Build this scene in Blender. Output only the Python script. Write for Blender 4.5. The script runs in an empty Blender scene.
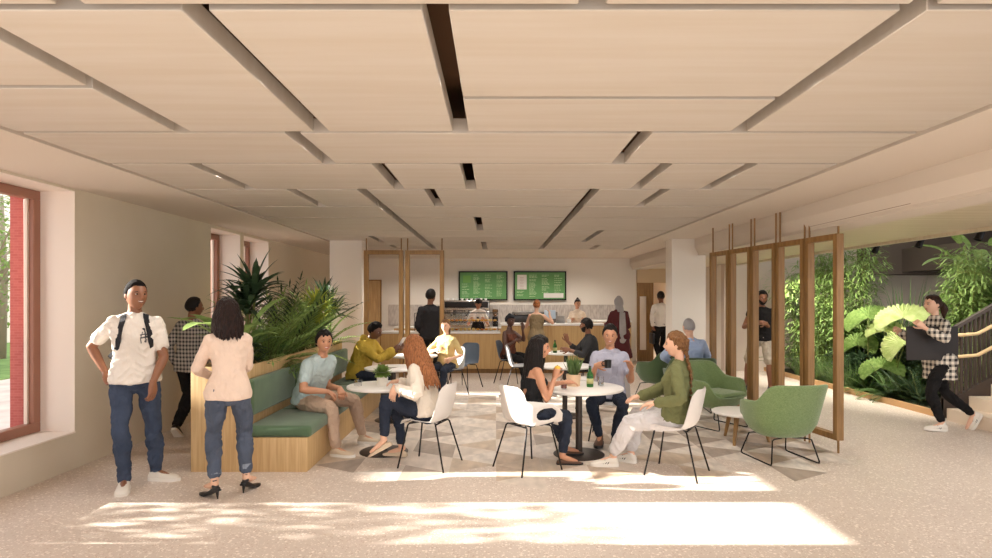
import bpy, bmesh, math, random
from mathutils import Vector, Matrix, noise, Quaternion
random.seed(7)
SC = bpy.context.scene
COL = SC.collection
PI = math.pi
CH = 1.65            # eye height of the camera
F = 600.0            # focal length in pixels of a 992 px wide frame
def V(*a): return Vector(a)
def srgb(r, g, b):
    def f(c):
        c /= 255.0
        return c/12.92 if c <= .04045 else ((c+.055)/1.055)**2.4
    return (f(r), f(g), f(b), 1)

# ---------------------------------------------------------------- materials
MATS = {}
def mat(name, col, rough=.6, metal=0, var=None, bump=None, spec=.5, trans=0, emit=None, sheen=0, subsurf=0, ior=None, bdist=.01):
    """var=(scale, darker colour, stretch xyz); bump=(scale, strength, stretch)"""
    if name in MATS: return MATS[name]
    m = bpy.data.materials.new(name); m.use_nodes = True
    nt = m.node_tree; N = nt.nodes; L = nt.links
    b = N['Principled BSDF']
    b.inputs['Base Color'].default_value = col
    b.inputs['Roughness'].default_value = rough
    b.inputs['Metallic'].default_value = metal
    b.inputs['Specular IOR Level'].default_value = spec
    if trans: b.inputs['Transmission Weight'].default_value = trans
    if ior: b.inputs['IOR'].default_value = ior
    if sheen: b.inputs['Sheen Weight'].default_value = sheen
    if subsurf:
        b.inputs['Subsurface Weight'].default_value = subsurf
        b.inputs['Subsurface Radius'].default_value = (.012, .005, .003)
    if emit:
        b.inputs['Emission Color'].default_value = emit[0]; b.inputs['Emission Strength'].default_value = emit[1]
    tc = N.new('ShaderNodeTexCoord')
    def coords(st):
        mp = N.new('ShaderNodeMapping'); mp.inputs['Scale'].default_value = st
        L.new(tc.outputs['Object'], mp.inputs['Vector']); return mp.outputs['Vector']
    if var:
        st = var[2] if len(var) > 2 else (1, 1, 1)
        n = N.new('ShaderNodeTexNoise'); n.inputs['Scale'].default_value = var[0]; n.inputs['Detail'].default_value = 5
        L.new(coords(st), n.inputs['Vector'])
        r = N.new('ShaderNodeValToRGB'); r.color_ramp.elements[0].position = .35; r.color_ramp.elements[1].position = .65
        r.color_ramp.elements[0].color = var[1]; r.color_ramp.elements[1].color = col
        L.new(n.outputs['Fac'], r.inputs['Fac']); L.new(r.outputs['Color'], b.inputs['Base Color'])
    if bump:
        st = bump[2] if len(bump) > 2 else (1, 1, 1)
        n = N.new('ShaderNodeTexNoise'); n.inputs['Scale'].default_value = bump[0]; n.inputs['Detail'].default_value = 3
        L.new(coords(st), n.inputs['Vector'])
        bp = N.new('ShaderNodeBump'); bp.inputs['Strength'].default_value = bump[1]; bp.inputs['Distance'].default_value = bdist
        L.new(n.outputs['Fac'], bp.inputs['Height']); L.new(bp.outputs['Normal'], b.inputs['Normal'])
    if name.startswith('leaf_'):      # thin leaves let some light through
        tr = N.new('ShaderNodeBsdfTranslucent'); mx = N.new('ShaderNodeMixShader'); mx.inputs[0].default_value = .35
        if b.inputs['Base Color'].is_linked: L.new(b.inputs['Base Color'].links[0].from_socket, tr.inputs['Color'])
        else: tr.inputs['Color'].default_value = col
        out = N['Material Output']; L.new(b.outputs[0], mx.inputs[1]); L.new(tr.outputs[0], mx.inputs[2]); L.new(mx.outputs[0], out.inputs['Surface'])
    MATS[name] = m
    return m

def math_node(N, op, v=None):
    n = N.new('ShaderNodeMath'); n.operation = op
    if v is not None: n.inputs[1].default_value = v
    return n

def plaid_mat(name, light, dark, period, axes=(0, 2)):
    """two sets of woven stripes crossing; colours multiply where they cross"""
    m = bpy.data.materials.new(name); m.use_nodes = True
    N = m.node_tree.nodes; L = m.node_tree.links; b = N['Principled BSDF']; b.inputs['Roughness'].default_value = .85
    tc = N.new('ShaderNodeTexCoord'); sp = N.new('ShaderNodeSeparateXYZ'); L.new(tc.outputs['Object'], sp.inputs[0])
    outs = []
    for k, ax in enumerate(axes):
        src = sp.outputs[ax]
        if k == 0:
            ad = math_node(N, 'ADD'); L.new(sp.outputs[0], ad.inputs[0]); L.new(sp.outputs[1], ad.inputs[1]); src = ad.outputs[0]
        d = math_node(N, 'MULTIPLY', 1/period); L.new(src, d.inputs[0])
        fr = math_node(N, 'FRACT'); L.new(d.outputs[0], fr.inputs[0])
        gt = math_node(N, 'GREATER_THAN', .52); L.new(fr.outputs[0], gt.inputs[0])
        outs.append(gt.outputs[0])
    s = math_node(N, 'ADD'); L.new(outs[0], s.inputs[0]); L.new(outs[1], s.inputs[1])
    h = math_node(N, 'MULTIPLY', .5); L.new(s.outputs[0], h.inputs[0])
    mx = N.new('ShaderNodeMix'); mx.data_type = 'RGBA'
    mx.inputs[6].default_value = light; mx.inputs[7].default_value = dark
    L.new(h.outputs[0], mx.inputs[0]); L.new(mx.outputs[2], b.inputs['Base Color'])
    MATS[name] = m
    return m

# ---------------------------------------------------------------- mesh builder
class MB:
    def __init__(s): s.v = []; s.f = []; s.mi = []; s.cur = 0
    def add(s, vs, fs):
        b = len(s.v); s.v += [tuple(v) for v in vs]
        for f in fs: s.f.append(tuple(b+i for i in f)); s.mi.append(s.cur)
        return s
    def merge(s, o, M=None):
        s.add([M @ Vector(v) for v in o.v] if M else o.v, []);
        b = len(s.v)-len(o.v)
        for f, k in zip(o.f, o.mi): s.f.append(tuple(b+i for i in f)); s.mi.append(k)
        return s
    def box(s, x0, x1, y0, y1, z0, z1, M=None):
        vs = [Vector((x, y, z)) for z in (z0, z1) for y in (y0, y1) for x in (x0, x1)]
        if M: vs = [M @ v for v in vs]
        return s.add(vs, [(0,2,3,1),(4,5,7,6),(0,1,5,4),(2,6,7,3),(0,4,6,2),(1,3,7,5)])
    def rbox(s, x0, x1, y0, y1, z0, z1, r=.01, M=None, seg=3):
        bm = bmesh.new()
        bmesh.ops.create_cube(bm, size=1)
        for v in bm.verts:
            v.co = Vector((x0 if v.co.x < 0 else x1, y0 if v.co.y < 0 else y1, z0 if v.co.z < 0 else z1))
        bmesh.ops.bevel(bm, geom=list(bm.edges), offset=r, segments=seg, affect='EDGES', profile=.5)
        bm.verts.ensure_lookup_table()
        vs = [(M @ v.co) if M else v.co.copy() for v in bm.verts]
        fs = [tuple(v.index for v in f.verts) for f in bm.faces]
        bm.free(); return s.add(vs, fs)
    def rings(s, rings, cap=True, closed=True):
        n = len(rings[0]); vs = [p for r in rings for p in r]; fs = []
        for i in range(len(rings)-1):
            for j in range(n if closed else n-1):
                k = (j+1) % n
                fs.append((i*n+j, i*n+k, (i+1)*n+k, (i+1)*n+j))
        if cap and closed:
            fs.append(tuple(reversed(range(n)))); fs.append(tuple((len(rings)-1)*n+j for j in range(n)))
        return s.add(vs, fs)
    def tube(s, pts, r, n=10, round_ends=False, side=None, flat=1.0):
        """tapered tube along points; r one radius or one per point; flat squashes it across `side`"""
        pts = [Vector(p) for p in pts]
        R = [r]*len(pts) if not isinstance(r, (list, tuple)) else list(r)
        T = []
        for i in range(len(pts)):
            a = pts[max(0, i-1)]; b = pts[min(len(pts)-1, i+1)]
            t = (b-a); T.append(t.normalized() if t.length > 1e-9 else Vector((0, 0, 1)))
        x = Vector(side) if side is not None else (Vector((1, 0, 0)) if abs(T[0].x) < .9 else Vector((0, 1, 0)))
        rs = []
        P, RR, TT = [], [], []
        if round_ends:
            for a in (80, 50, 22): P.append(pts[0]-T[0]*R[0]*math.sin(math.radians(a))); RR.append(R[0]*math.cos(math.radians(a))); TT.append(T[0])
        P += pts; RR += R; TT += T
        if round_ends:
            for a in (22, 50, 80): P.append(pts[-1]+T[-1]*R[-1]*math.sin(math.radians(a))); RR.append(R[-1]*math.cos(math.radians(a))); TT.append(T[-1])
        for p, q, t in zip(P, RR, TT):
            x = (x - t*x.dot(t)); x = x.normalized() if x.length > 1e-6 else t.orthogonal().normalized()
            y = t.cross(x)
            rs.append([p + x*(q*math.cos(2*PI*j/n)) + y*(q*flat*math.sin(2*PI*j/n)) for j in range(n)])
        return s.rings(rs)
    def lathe(s, prof, n=32, M=None, c=(0, 0)):
        rs = [[Vector((c[0]+r*math.cos(2*PI*j/n), c[1]+r*math.sin(2*PI*j/n), z)) for j in range(n)] for r, z in prof]
        if M: rs = [[M @ p for p in q] for q in rs]
        return s.rings(rs)
    def ball(s, c, r, n=14, m=9, M=None):
        rx, ry, rz = (r, r, r) if not isinstance(r, (list, tuple)) else r
        rs = []
        for i in range(m+1):
            a = -PI/2 + PI*(i+.02)/(m+.04)
            rs.append([Vector((rx*math.cos(a)*math.cos(2*PI*j/n), ry*math.cos(a)*math.sin(2*PI*j/n), rz*math.sin(a))) for j in range(n)])
        c = Vector(c)
        rs = [[(M @ p if M else p)+c for p in q] for q in rs]
        return s.rings(rs)
    def mesh(s, name, mats, smooth=True):
        me = bpy.data.meshes.new(name)
        me.from_pydata(s.v, [], s.f)
        mats = mats if isinstance(mats, (list, tuple)) else [mats]
        for m in mats: me.materials.append(m)
        if len(mats) > 1: me.polygons.foreach_set('material_index', s.mi)
        if smooth: me.polygons.foreach_set('use_smooth', [True]*len(me.polygons))
        me.validate(); me.update()
        return me
    def obj(s, name, mats, parent=None, smooth=None, loc=None, rz=0):
        """smooth: None flat, 'auto' = smooth with sharp edges above 40 degrees, True smooth"""
        me = s.mesh(name, mats, bool(smooth))
        if smooth == 'auto' or smooth is None:
            me.polygons.foreach_set('use_smooth', [True]*len(me.polygons))
            me.set_sharp_from_angle(angle=math.radians(38))
        return link(name, me, parent, loc, rz)

def link(name, me, parent=None, loc=None, rz=0):
    o = bpy.data.objects.new(name, me); COL.objects.link(o)
    if parent: o.parent = parent
    if loc is not None: o.location = loc
    if rz: o.rotation_euler = (0, 0, rz)
    return o
def tag(o, label=None, cat=None, group=None, kind=None):
    if label: o['label'] = label
    if cat: o['category'] = cat
    if group: o['group'] = group
    if kind: o['kind'] = kind
    return o
def empty(name, loc=(0, 0, 0), rz=0, label=None, cat=None, group=None, kind=None):
    o = bpy.data.objects.new(name, None); COL.objects.link(o); o.location = loc; o.rotation_euler = (0, 0, rz)
    o.empty_display_size = .1
    return tag(o, label, cat, group, kind)
def dup(o, loc=None, rz=None, label=None, group=None, parent=None):
    c = o.copy(); COL.objects.link(c)
    if parent is not None: c.parent = parent
    if loc is not None: c.location = loc
    if rz is not None: c.rotation_euler = (0, 0, rz)
    if label: c['label'] = label
    if group: c['group'] = group
    for ch in list(o.children): dup(ch, parent=c)
    return c
def face(dx, dy):
    """z rotation that turns local +Y towards (dx, dy)"""
    return math.atan2(dy, dx) - PI/2
def at(x, y, Y): return Vector(((x-496)*Y/F, Y, CH-(y-299)*Y/F))
def floor_at(x, y):
    Y = CH*F/(y-299); return Vector(((x-496)*Y/F, Y, 0))

# common materials
OAK = mat('oak', srgb(200,166,118), .5, var=(3.0, srgb(178,142,94), (14, 14, 1)), bump=(60, .12, (8, 8, 1)))
OAKP = mat('pale_oak', srgb(208,176,128), .55, var=(2.5, srgb(190,154,104), (18, 18, .8)), bump=(60, .1, (8, 8, 1)))
FRAMEW = mat('walnut_frame', srgb(150,112,64), .5, var=(3.0, srgb(128,93,48), (12, 12, 1)), bump=(60, .1, (8, 8, 1)))
BLACKM = mat('black_metal', srgb(34,31,30), .45, .6)
DARKG = mat('graphite_metal', srgb(70,62,58), .4, .5)
WHITEP = mat('white_laminate', srgb(236,232,226), .35)
GLASS = mat('glass', (.98,.99,.99,1), .0, trans=1.0, ior=1.45)
CHROME = mat('steel', srgb(190,186,182), .25, 1.0)
# ================================================================ THE ROOM
H = 2.724
WX = -4.1
wall_m = mat('plaster_wall', srgb(214,202,182), .85, var=(1.2, srgb(209,196,174)), bump=(40, .05))
wall_b = mat('plaster_white', srgb(228,220,209), .85, bump=(40, .05))
reveal_m = mat('plaster_reveal', srgb(232,220,208), .8)
ceil_m = mat('ceiling_plaster', srgb(206,194,180), .8, bump=(50, .04))
panel_m = mat('ceiling_veneer', srgb(190,181,170), .6, var=(1.5, srgb(185,174,160), (.6, 9, 3)))
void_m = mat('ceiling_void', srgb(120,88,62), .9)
red_m = mat('red_brick', srgb(190,70,62), .85)
def brick_nodes(m, c1, c2, mortar, scale):
    N = m.node_tree.nodes; L = m.node_tree.links; b = N['Principled BSDF']
    tc = N.new('ShaderNodeTexCoord'); mp = N.new('ShaderNodeMapping'); mp.inputs['Rotation'].default_value = (PI/2, 0, 0)
    L.new(tc.outputs['Object'], mp.inputs['Vector'])
    br = N.new('ShaderNodeTexBrick'); br.inputs['Scale'].default_value = scale
    br.inputs['Color1'].default_value = c1; br.inputs['Color2'].default_value = c2; br.inputs['Mortar'].default_value = mortar
    br.inputs['Brick Width'].default_value = .5; br.inputs['Row Height'].default_value = .17; br.inputs['Mortar Size'].default_value = .015
    L.new(mp.outputs['Vector'], br.inputs['Vector']); L.new(br.outputs['Color'], b.inputs['Base Color'])
brick_nodes(red_m, srgb(162,84,76), srgb(150,72,66), srgb(168,94,86), 6.5)

# floor: terrazzo
def terrazzo(name, base, chips, chip_scale=70, amount=.35, rough=.35):
    m = bpy.data.materials.new(name); m.use_nodes = True
    N = m.node_tree.nodes; L = m.node_tree.links; b = N['Principled BSDF']
    tc = N.new('ShaderNodeTexCoord')
    col = None
    prev = None
    n = N.new('ShaderNodeTexNoise'); n.inputs['Scale'].default_value = 1.3; n.inputs['Detail'].default_value = 4
    L.new(tc.outputs['Object'], n.inputs['Vector'])
    r = N.new('ShaderNodeValToRGB'); r.color_ramp.elements[0].position = .3; r.color_ramp.elements[1].position = .7
    r.color_ramp.elements[0].color = tuple(c*.93 for c in base[:3])+(1,); r.color_ramp.elements[1].color = base
    L.new(n.outputs['Fac'], r.inputs['Fac']); prev = r.outputs['Color']
    for k, c in enumerate(chips):
        vo = N.new('ShaderNodeTexVoronoi'); vo.inputs['Scale'].default_value = chip_scale*(1+.45*k)
        mp = N.new('ShaderNodeMapping'); mp.inputs['Location'].default_value = (k*3.1, k*1.7, 0)
        L.new(tc.outputs['Object'], mp.inputs['Vector']); L.new(mp.outputs['Vector'], vo.inputs['Vector'])
        sp = N.new('ShaderNodeSeparateColor'); L.new(vo.outputs['Color'], sp.inputs[0])
        g = math_node(N, 'GREATER_THAN', 1-amount*.5); L.new(sp.outputs[0], g.inputs[0])
        d = math_node(N, 'LESS_THAN', .42); L.new(vo.outputs['Distance'], d.inputs[0])
        mu = math_node(N, 'MULTIPLY'); L.new(g.outputs[0], mu.inputs[0]); L.new(d.outputs[0], mu.inputs[1])
        mx = N.new('ShaderNodeMix'); mx.data_type = 'RGBA'; mx.inputs[7].default_value = c
        L.new(mu.outputs[0], mx.inputs[0]); L.new(prev, mx.inputs[6]); prev = mx.outputs[2]
    L.new(prev, b.inputs['Base Color']); b.inputs['Roughness'].default_value = rough
    b.inputs['Specular IOR Level'].default_value = .35
    MATS[name] = m; return m
floor_m = terrazzo('terrazzo', srgb(210,195,182), [srgb(238,226,214), srgb(190,168,152), srgb(234,222,210)], 42, .4, .42)
mb = MB(); mb.box(WX-.05, 12, -3, 22, -.12, 0)
tag(mb.obj('floor', floor_m), kind='structure')
FL = bpy.data.objects['floor']

# triangular stone inlay in the cafe area: columns of triangles whose long edges run into the room
tri_cols = [srgb(226,212,198), srgb(172,156,142), srgb(208,188,166), srgb(198,176,154), srgb(230,218,206), srgb(214,202,190), srgb(180,164,150)]
tri_m = []
for i, c in enumerate(tri_cols):
    tri_m.append(mat('stone_%d' % i, c, .5, var=(7+i, tuple(q*.74 for q in c[:3])+(1,), (1, .45, 1))))
rnd = random.Random(3)
mb = MB()
cw, sd = .45, .54
def tri_add(a, b, c, k):
    mb.cur = k
    # shrink a touch for the joint
    ce = (a+b+c)/3
    pts = [ce+(p-ce)*.992 for p in (a, b, c)]
    mb.add([(p.x, p.y, .0018) for p in pts], [(0, 1, 2)])
x = -1.8; ci = 0
while x < 3.55:
    xr = x+cw
    off = 0 if ci % 2 == 0 else sd/2
    y = 5.42
    k = 0
    while y < 9.9:
        ya = y+off; 
        # triangle with edge on the near-x side, apex on far-x side, and its complement
        if not (y < 5.5 and rnd.random() < .5):
            tri_add(V(x, ya, 0), V(xr, ya+sd/2, 0), V(x, ya+sd, 0), rnd.randrange(7))
        if y > 5.45 or rnd.random() < .2:
            tri_add(V(xr, ya-sd/2, 0), V(xr, ya+sd/2, 0), V(x, ya, 0), rnd.choice([0, 0, 2, 3, 4, 4, 5, 1]))
        y += sd
    x = xr; ci += 1
mb.obj('tile_inlay', tri_m, FL)

# ceiling: dark void slab above, hung veneer panels below, plaster margins
ce = empty('ceiling', (0, 0, 0), kind='structure')
PL, PR, PE = -3.07, 2.73, 12.95
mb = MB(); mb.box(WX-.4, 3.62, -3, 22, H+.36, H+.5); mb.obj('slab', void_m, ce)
mb = MB()
mb.box(WX-.02, PL-.06, -3, 15.95, H, H+.36)
mb.box(PL-.06, PR+.05, PE+.04, 15.95, H, H+.36)
mb.box(PR+.06, 3.56, -3, 15.95, H, H+.36)
mb.obj('margin', ceil_m, ce)
SLOT = .1
rows = [(-3, .9), (.9, 2.21), (2.21, 3.87), (3.87, 4.77), (4.77, 5.88), (5.88, 6.96), (6.96, 7.9), (7.9, 9.4), (9.4, 10.25), (10.25, 11.3), (11.3, 12.0), (12.0, PE)]
slots = {0: [-2.06, -1.17, -.276, 1.505], 1: [-1.6, .3, 1.505], 2: [-2.06, -1.17, -.276, 1.505], 3: [-1.37, .915], 4: [-2.45, -.99, -.29, 1.31, 1.99],
         5: [-2.06, -1.37, -.705, .92, 1.61], 6: [-1.37, .92], 7: [-1.37, -.296, .92], 8: [-1.37, .92, 1.6],
         9: [-2.2, -1.37, .92, 1.6], 10: [-1.37, -.283, .92], 11: [-2.15, -1.37, -.283, .92, 2.0]}
g = .024
for r, (y0, y1) in enumerate(rows):
    xs = [PL] + [q for s in slots[r] for q in (s, s+SLOT)] + [PR]
    for i in range(0, len(xs), 2):
        a, b = xs[i], xs[i+1]
        parts = [(y0, y1)]
        if r == 2 and i == 0: parts = [(y0, 3.04), (3.04, y1)]
        if r == 2 and i == 6: parts = [(y0, y1)]
        if r == 2 and i == 6-0 and False: pass
        if r == 2 and abs(a-(-.176)) < .02: parts = [(y0, 3.21), (3.21, y1)]
        for (p, q) in parts:
            mb = MB(); mb.rbox(a, b, p+g, q-g, H, H+.1, .004, seg=1); mb.obj('ceiling_panel', panel_m, ce, smooth='auto')

# side wall with deep window openings
def wall_with_openings(mb, x0, x1, y0, y1, z0, z1, ops):
    """wall in the YZ plane; ops = (ya, yb, za, zb) sorted by ya"""
    y = y0
    for (a, b, c, d) in ops:
        mb.box(x0, x1, y, a, z0, z1); mb.box(x0, x1, a, b, z0, c)
        if d < z1: mb.box(x0, x1, a, b, d, z1)
        y = b
    mb.box(x0, x1, y, y1, z0, z1)
OPS = [(.3, 3.0, .35, 2.70), (3.93, 5.84, .35, 2.70), (8.62, 9.62, .35, 2.68), (9.75, 10.81, .35, 2.68)]  # first opening is an unseen window added for warm bounce light
XI, XO = -4.55, -4.8
mb = MB(); wall_with_openings(mb, XI, WX, -3, 16.1, 0, H+.02, OPS)
tag(mb.obj('wall_left', wall_m), kind='structure')
# pale linings of the reveals
mb = MB()
for (a, b, c, d) in OPS:
    e = .004
    mb.box(XI, WX+.001, b-e, b+.001, c, d); mb.box(XI, WX+.001, a-.001, a+e, c, d)
    mb.box(XI, WX+.001, a, b, d-e, d+.001); mb.box(XI, WX+.012, a, b, c-.001, c+.012)
mb.obj('trim_1', reveal_m); tag(bpy.data.objects['trim_1'], kind='structure')
mb = MB(); wall_with_openings(mb, XO+.07, XI, -3, 16.1, -.1, H+.4, OPS)
mb.box(XO+.07, XI, 4.86, 5.17, -.1, H+.4)
tag(mb.obj('wall_exterior', red_m), kind='structure')
wf_m = mat('window_frame_bronze', srgb(150,104,84), .45)
wframe_in = mat('window_pane_edge', srgb(214,196,180), .4)
for i, (a, b, c, d) in enumerate(OPS):
    w = empty('window_%d' % (i+1), (XI+.07, (a+b)/2, c), kind='structure')
    hw = (b-a)/2; hh = d-c
    mb = MB(); t = .09
    xa, xb = -.05, .05
    mb.rbox(xa, xb, -hw+.002, -hw+t, .014+t, hh-t, .006); mb.rbox(xa, xb, hw-t, hw-.002, .014+t, hh-t, .006)
    mb.rbox(xa, xb, -hw+.002, hw-.002, hh-t, hh-.005, .006); mb.rbox(xa, xb, -hw+.002, hw-.002, .014, t+.014, .006)
    if i == 1: mb.rbox(xa, xb, 5.02-(a+b)/2-.05, 5.02-(a+b)/2+.05, .02+t, hh-t-.002, .006)
    mb.obj('window_frame', wf_m, w, smooth='auto')
    mb = MB()
    mb.box(-.03, .0, -hw+t-.003, -hw+t+.02, t, hh-t); mb.box(-.03, .0, hw-t-.02, hw-t+.003, t, hh-t)
    mb.obj('glazing_bead', wframe_in, w)

# back wall, pier, corridor wall
tile_m = mat('splashback_tile', srgb(196,186,176), .3)
mb = MB(); mb.box(WX, 3.66, 15.9, 16.1, 0, H+.02)
tag(mb.obj('wall_back', wall_b), kind='structure')
mb = MB(); mb.box(-3.05, -2.46, 11.0, 11.5, 0, H+.01)
tag(mb.obj('column_pier', wall_b), kind='structure')
mb = MB(); mb.box(3.14, 3.74, 10.7, 11.1, 0, H+.01)
tag(mb.obj('column_pier.001', wall_b), kind='structure')
# drop beam on the garden side
mb = MB()
prof = [(3.54, H+.02), (3.54, H-.14), (3.60, H-.26), (3.60, 2.43), (3.98, 2.43), (3.98, H+.02)]
ya, yb = -3, 15.9
mb.add([V(x, ya, z) for x, z in prof]+[V(x, yb, z) for x, z in prof], [(0,1,2,3,4,5)]+[(11,10,9,8,7,6)]+[(i, (i+1)%6+0, (i+1)%6+6, i+6) for i in range(6)])
bm = bmesh.new(); me = mb.mesh('beam', ceil_m, False); bm.from_mesh(me); bmesh.ops.recalc_face_normals(bm, faces=bm.faces); bm.to_mesh(me); bm.free()
o = link('trim_2', me); tag(o, kind='structure')
# air slot in the beam
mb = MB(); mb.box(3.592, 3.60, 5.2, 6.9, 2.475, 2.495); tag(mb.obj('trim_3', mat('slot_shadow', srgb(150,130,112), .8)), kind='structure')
# lower timber soffit between beam and garden
sof_m = mat('timber_soffit', srgb(208,196,172), .45, var=(1.6, srgb(196,182,154), (.5, 12, 1)), bump=(12, .1, (.1, 12, 1)))
mb = MB(); mb.box(3.98, 5.5, -3, 15.9, 2.45, 2.55); mb.box(5.44, 5.5, -3, 15.9, 2.41, 2.46)
tag(mb.obj('ceiling_soffit', sof_m), kind='structure')
# garden atrium: pale rear wall, dark upper gallery, outer wall
atr_m = mat('atrium_plaster', srgb(204,188,174), .85)
dark_m = mat('dark_gallery', srgb(46,42,40), .8)
dark2_m = mat('gallery_plaster', srgb(104,90,80), .85)
mb = MB(); mb.box(5.25, 12, 13.8, 14.0, 0, 3.4)
tag(mb.obj('wall_garden', atr_m), kind='structure')
mb = MB(); mb.box(3.66, 6.0, 15.9, 16.1, 0, 2.46)
tag(mb.obj('wall_passage', wall_b), kind='structure')
mb = MB(); mb.box(5.25, 5.37, 14.0, 16.1, 0, 3.4); tag(mb.obj('wall_passage_side', wall_b), kind='structure')
mb = MB(); mb.box(9.0, 12.0, 11.6, 13.8, 2.25, 2.75); mb.box(8.3, 12, 13.3, 13.8, 2.2, 4.6)
tag(mb.obj('wall_gallery', dark2_m), kind='structure')
mb = MB(); mb.box(5.5, 12, -3, 16, 4.6, 4.7)
tag(mb.obj('ceiling_atrium', dark_m), kind='structure')
mb = MB(); mb.box(12, 12.2, 4.0, 16, 0, 4.7)
tag(mb.obj('wall_right', dark2_m), kind='structure')
mb = MB(); mb.box(5.5, 12, 13.9, 14.1, 3.4, 4.6)
tag(mb.obj('wall_garden_upper', dark_m), kind='structure')
mb = MB(); mb.box(5.44, 5.5, -3, 15.9, 2.55, 4.6)
tag(mb.obj('wall_atrium_upper', dark2_m), kind='structure')
# openings in the back wall are shown as a door and a lit corridor: rebuild that stretch
bpy.data.objects.remove(bpy.data.objects['wall_back'])
mb = MB()
XD0, XD1 = 3.78, 4.62      # passage opening
mb.box(WX, 3.72, 15.9, 16.1, 0, H+.02)
tag(mb.obj('wall_back', wall_b), kind='structure')
bpy.data.objects.remove(bpy.data.objects['wall_passage'])
mb = MB()
zt = 2.08
mb.box(3.74, 5.0, 15.9, 16.1, zt, 2.75); mb.box(5.0, 6.0, 15.9, 16.1, 0, 2.75)
tag(mb.obj('wall_passage', mat('tan_plaster', srgb(204,180,146), .8)), kind='structure')
# wooden door leaf standing beside the lit opening
d = empty('door_1', (3.74, 15.92, 0), kind='structure')
mb = MB(); dw = .43
mb.box(0, .07, -.03, .03, 0, zt); mb.box(.24, dw, -.03, .03, 0, zt); mb.box(.07, .24, -.03, .03, 0, .3); mb.box(.07, .24, -.03, .03, 1.72, zt)
mb.obj('leaf', FRAMEW, d)
mb = MB(); mb.box(.07, .24, -.008, .008, .3, 1.72); mb.obj('vision_panel', mat('frosted_glass', srgb(236,230,222), .5, trans=.6), d)
mb = MB(); mb.tube([(.36, -.07, .95), (.36, -.07, 1.15)], .01); mb.tube([(.36, -.07, .96), (.36, -.02, .96)], .007); mb.tube([(.36, -.07, 1.14), (.36, -.02, 1.14)], .007)
mb.obj('handle', CHROME, d, smooth=True)
# lit corridor behind
cor = mat('corridor_wall', srgb(232,220,204), .8)
mb = MB(); mb.box(3.3, 3.4, 16.1, 21, 0, 2.6); mb.box(5.3, 5.4, 16.1, 21, 0, 2.6); mb.box(3.3, 5.4, 20.9, 21, 0, 2.6); mb.box(3.3, 5.4, 16.1, 21, 2.5, 2.6)
tag(mb.obj('wall_corridor', cor), kind='structure')
# timber door far behind the hanging frames
d = empty('door_2', (-3.42, 15.88, 0), kind='structure')
mb = MB(); mb.box(0, .36, -.02, .02, 0, 2.13); mb.obj('leaf', OAK, d)
mb = MB(); mb.box(-.03, 0, -.03, .02, 0, 2.16); mb.box(.36, .39, -.03, .02, 0, 2.16); mb.box(-.03, .39, -.03, .02, 2.13, 2.16); mb.obj('door_frame', FRAMEW, d)
# splashback
mb = MB()
X0, X1 = -2.85, 3.3
mb.cur = 0; mb.box(X0, X1, 15.87, 15.9, .95, 1.5)
tm = mat('splashback', srgb(200,190,180), .3, var=(9, srgb(170,158,148), (3, 1, .8)))
tag(mb.obj('trim_4', tm), kind='structure')
# baseboard-like kick of the garden bed is built with the garden
# ground outside and paving
pave = mat('outdoor_paving', srgb(206,196,186), .8, var=(2, srgb(180,168,160)))
mb = MB(); mb.box(-30, XI-.02, -10, 30, -.2, -.12); tag(mb.obj('ground', pave), kind='structure')
# ================================================================ FURNITURE
GREENV = mat('green_velvet', srgb(84,108,78), .9, var=(5, srgb(70,94,66)), sheen=.3, bump=(300, .15))
GREENW = mat('green_weave', srgb(128,148,98), .9, var=(75, srgb(98,122,74), (1, 1, 2.2)), sheen=.3, bump=(220, .35))
GREEND = mat('dark_green_weave', srgb(74,96,60), .9, var=(190, srgb(54,78,46)), sheen=.3, bump=(220, .3))

# ---- banquette with planter
BY0, BY1 = 5.72, 9.4
def box_obj(name, m, parent, *b, r=.006):
    mb = MB(); mb.rbox(*b, r); return mb.obj(name, m, parent, smooth='auto')
pl = empty('planter_box', (-2.66, BY0, 0), label='long oak planter box behind the green banquette seat', cat='planter')
mb = MB(); L = BY1-BY0
mb.rbox(-.25, .25, 0, .03, 0, 1.0, .004); mb.rbox(-.25, .25, L-.03, L, 0, 1.0, .004)
mb.rbox(-.25, -.22, .03, L-.03, 0, 1.0, .004); mb.rbox(.22, .25, .03, L-.03, 0, 1.0, .004)
mb.obj('oak_body', OAKP, pl, smooth='auto')
SOIL = mat('soil', srgb(62,46,34), .95, bump=(60, .8))
mb = MB(); mb.box(-.215, .215, .035, L-.035, .80, .86); mb.obj('soil', SOIL, pl)
bn = empty('banquette', (-2.4, BY0, 0), label='long oak bench with green velvet cushions along the planter', cat='bench')
mb = MB(); mb.rbox(0, .60, 0, L, 0, .325, .005); mb.obj('oak_base', OAKP, bn, smooth='auto')
n = 4
for k in range(n):
    a, b = k*L/n+.004, (k+1)*L/n-.004
    mb = MB(); mb.rbox(.015, .635, a, b, .327, .44, .035, seg=4); mb.obj('seat_cushion', GREENV, bn, smooth='auto')
for k in range(3):
    a, b = k*L/3+.006, (k+1)*L/3-.006
    mb = MB(); mb.rbox(.002, .085, a, b, .53, .88, .03, seg=4); mb.obj('back_cushion', GREENV, bn, smooth='auto')

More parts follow.
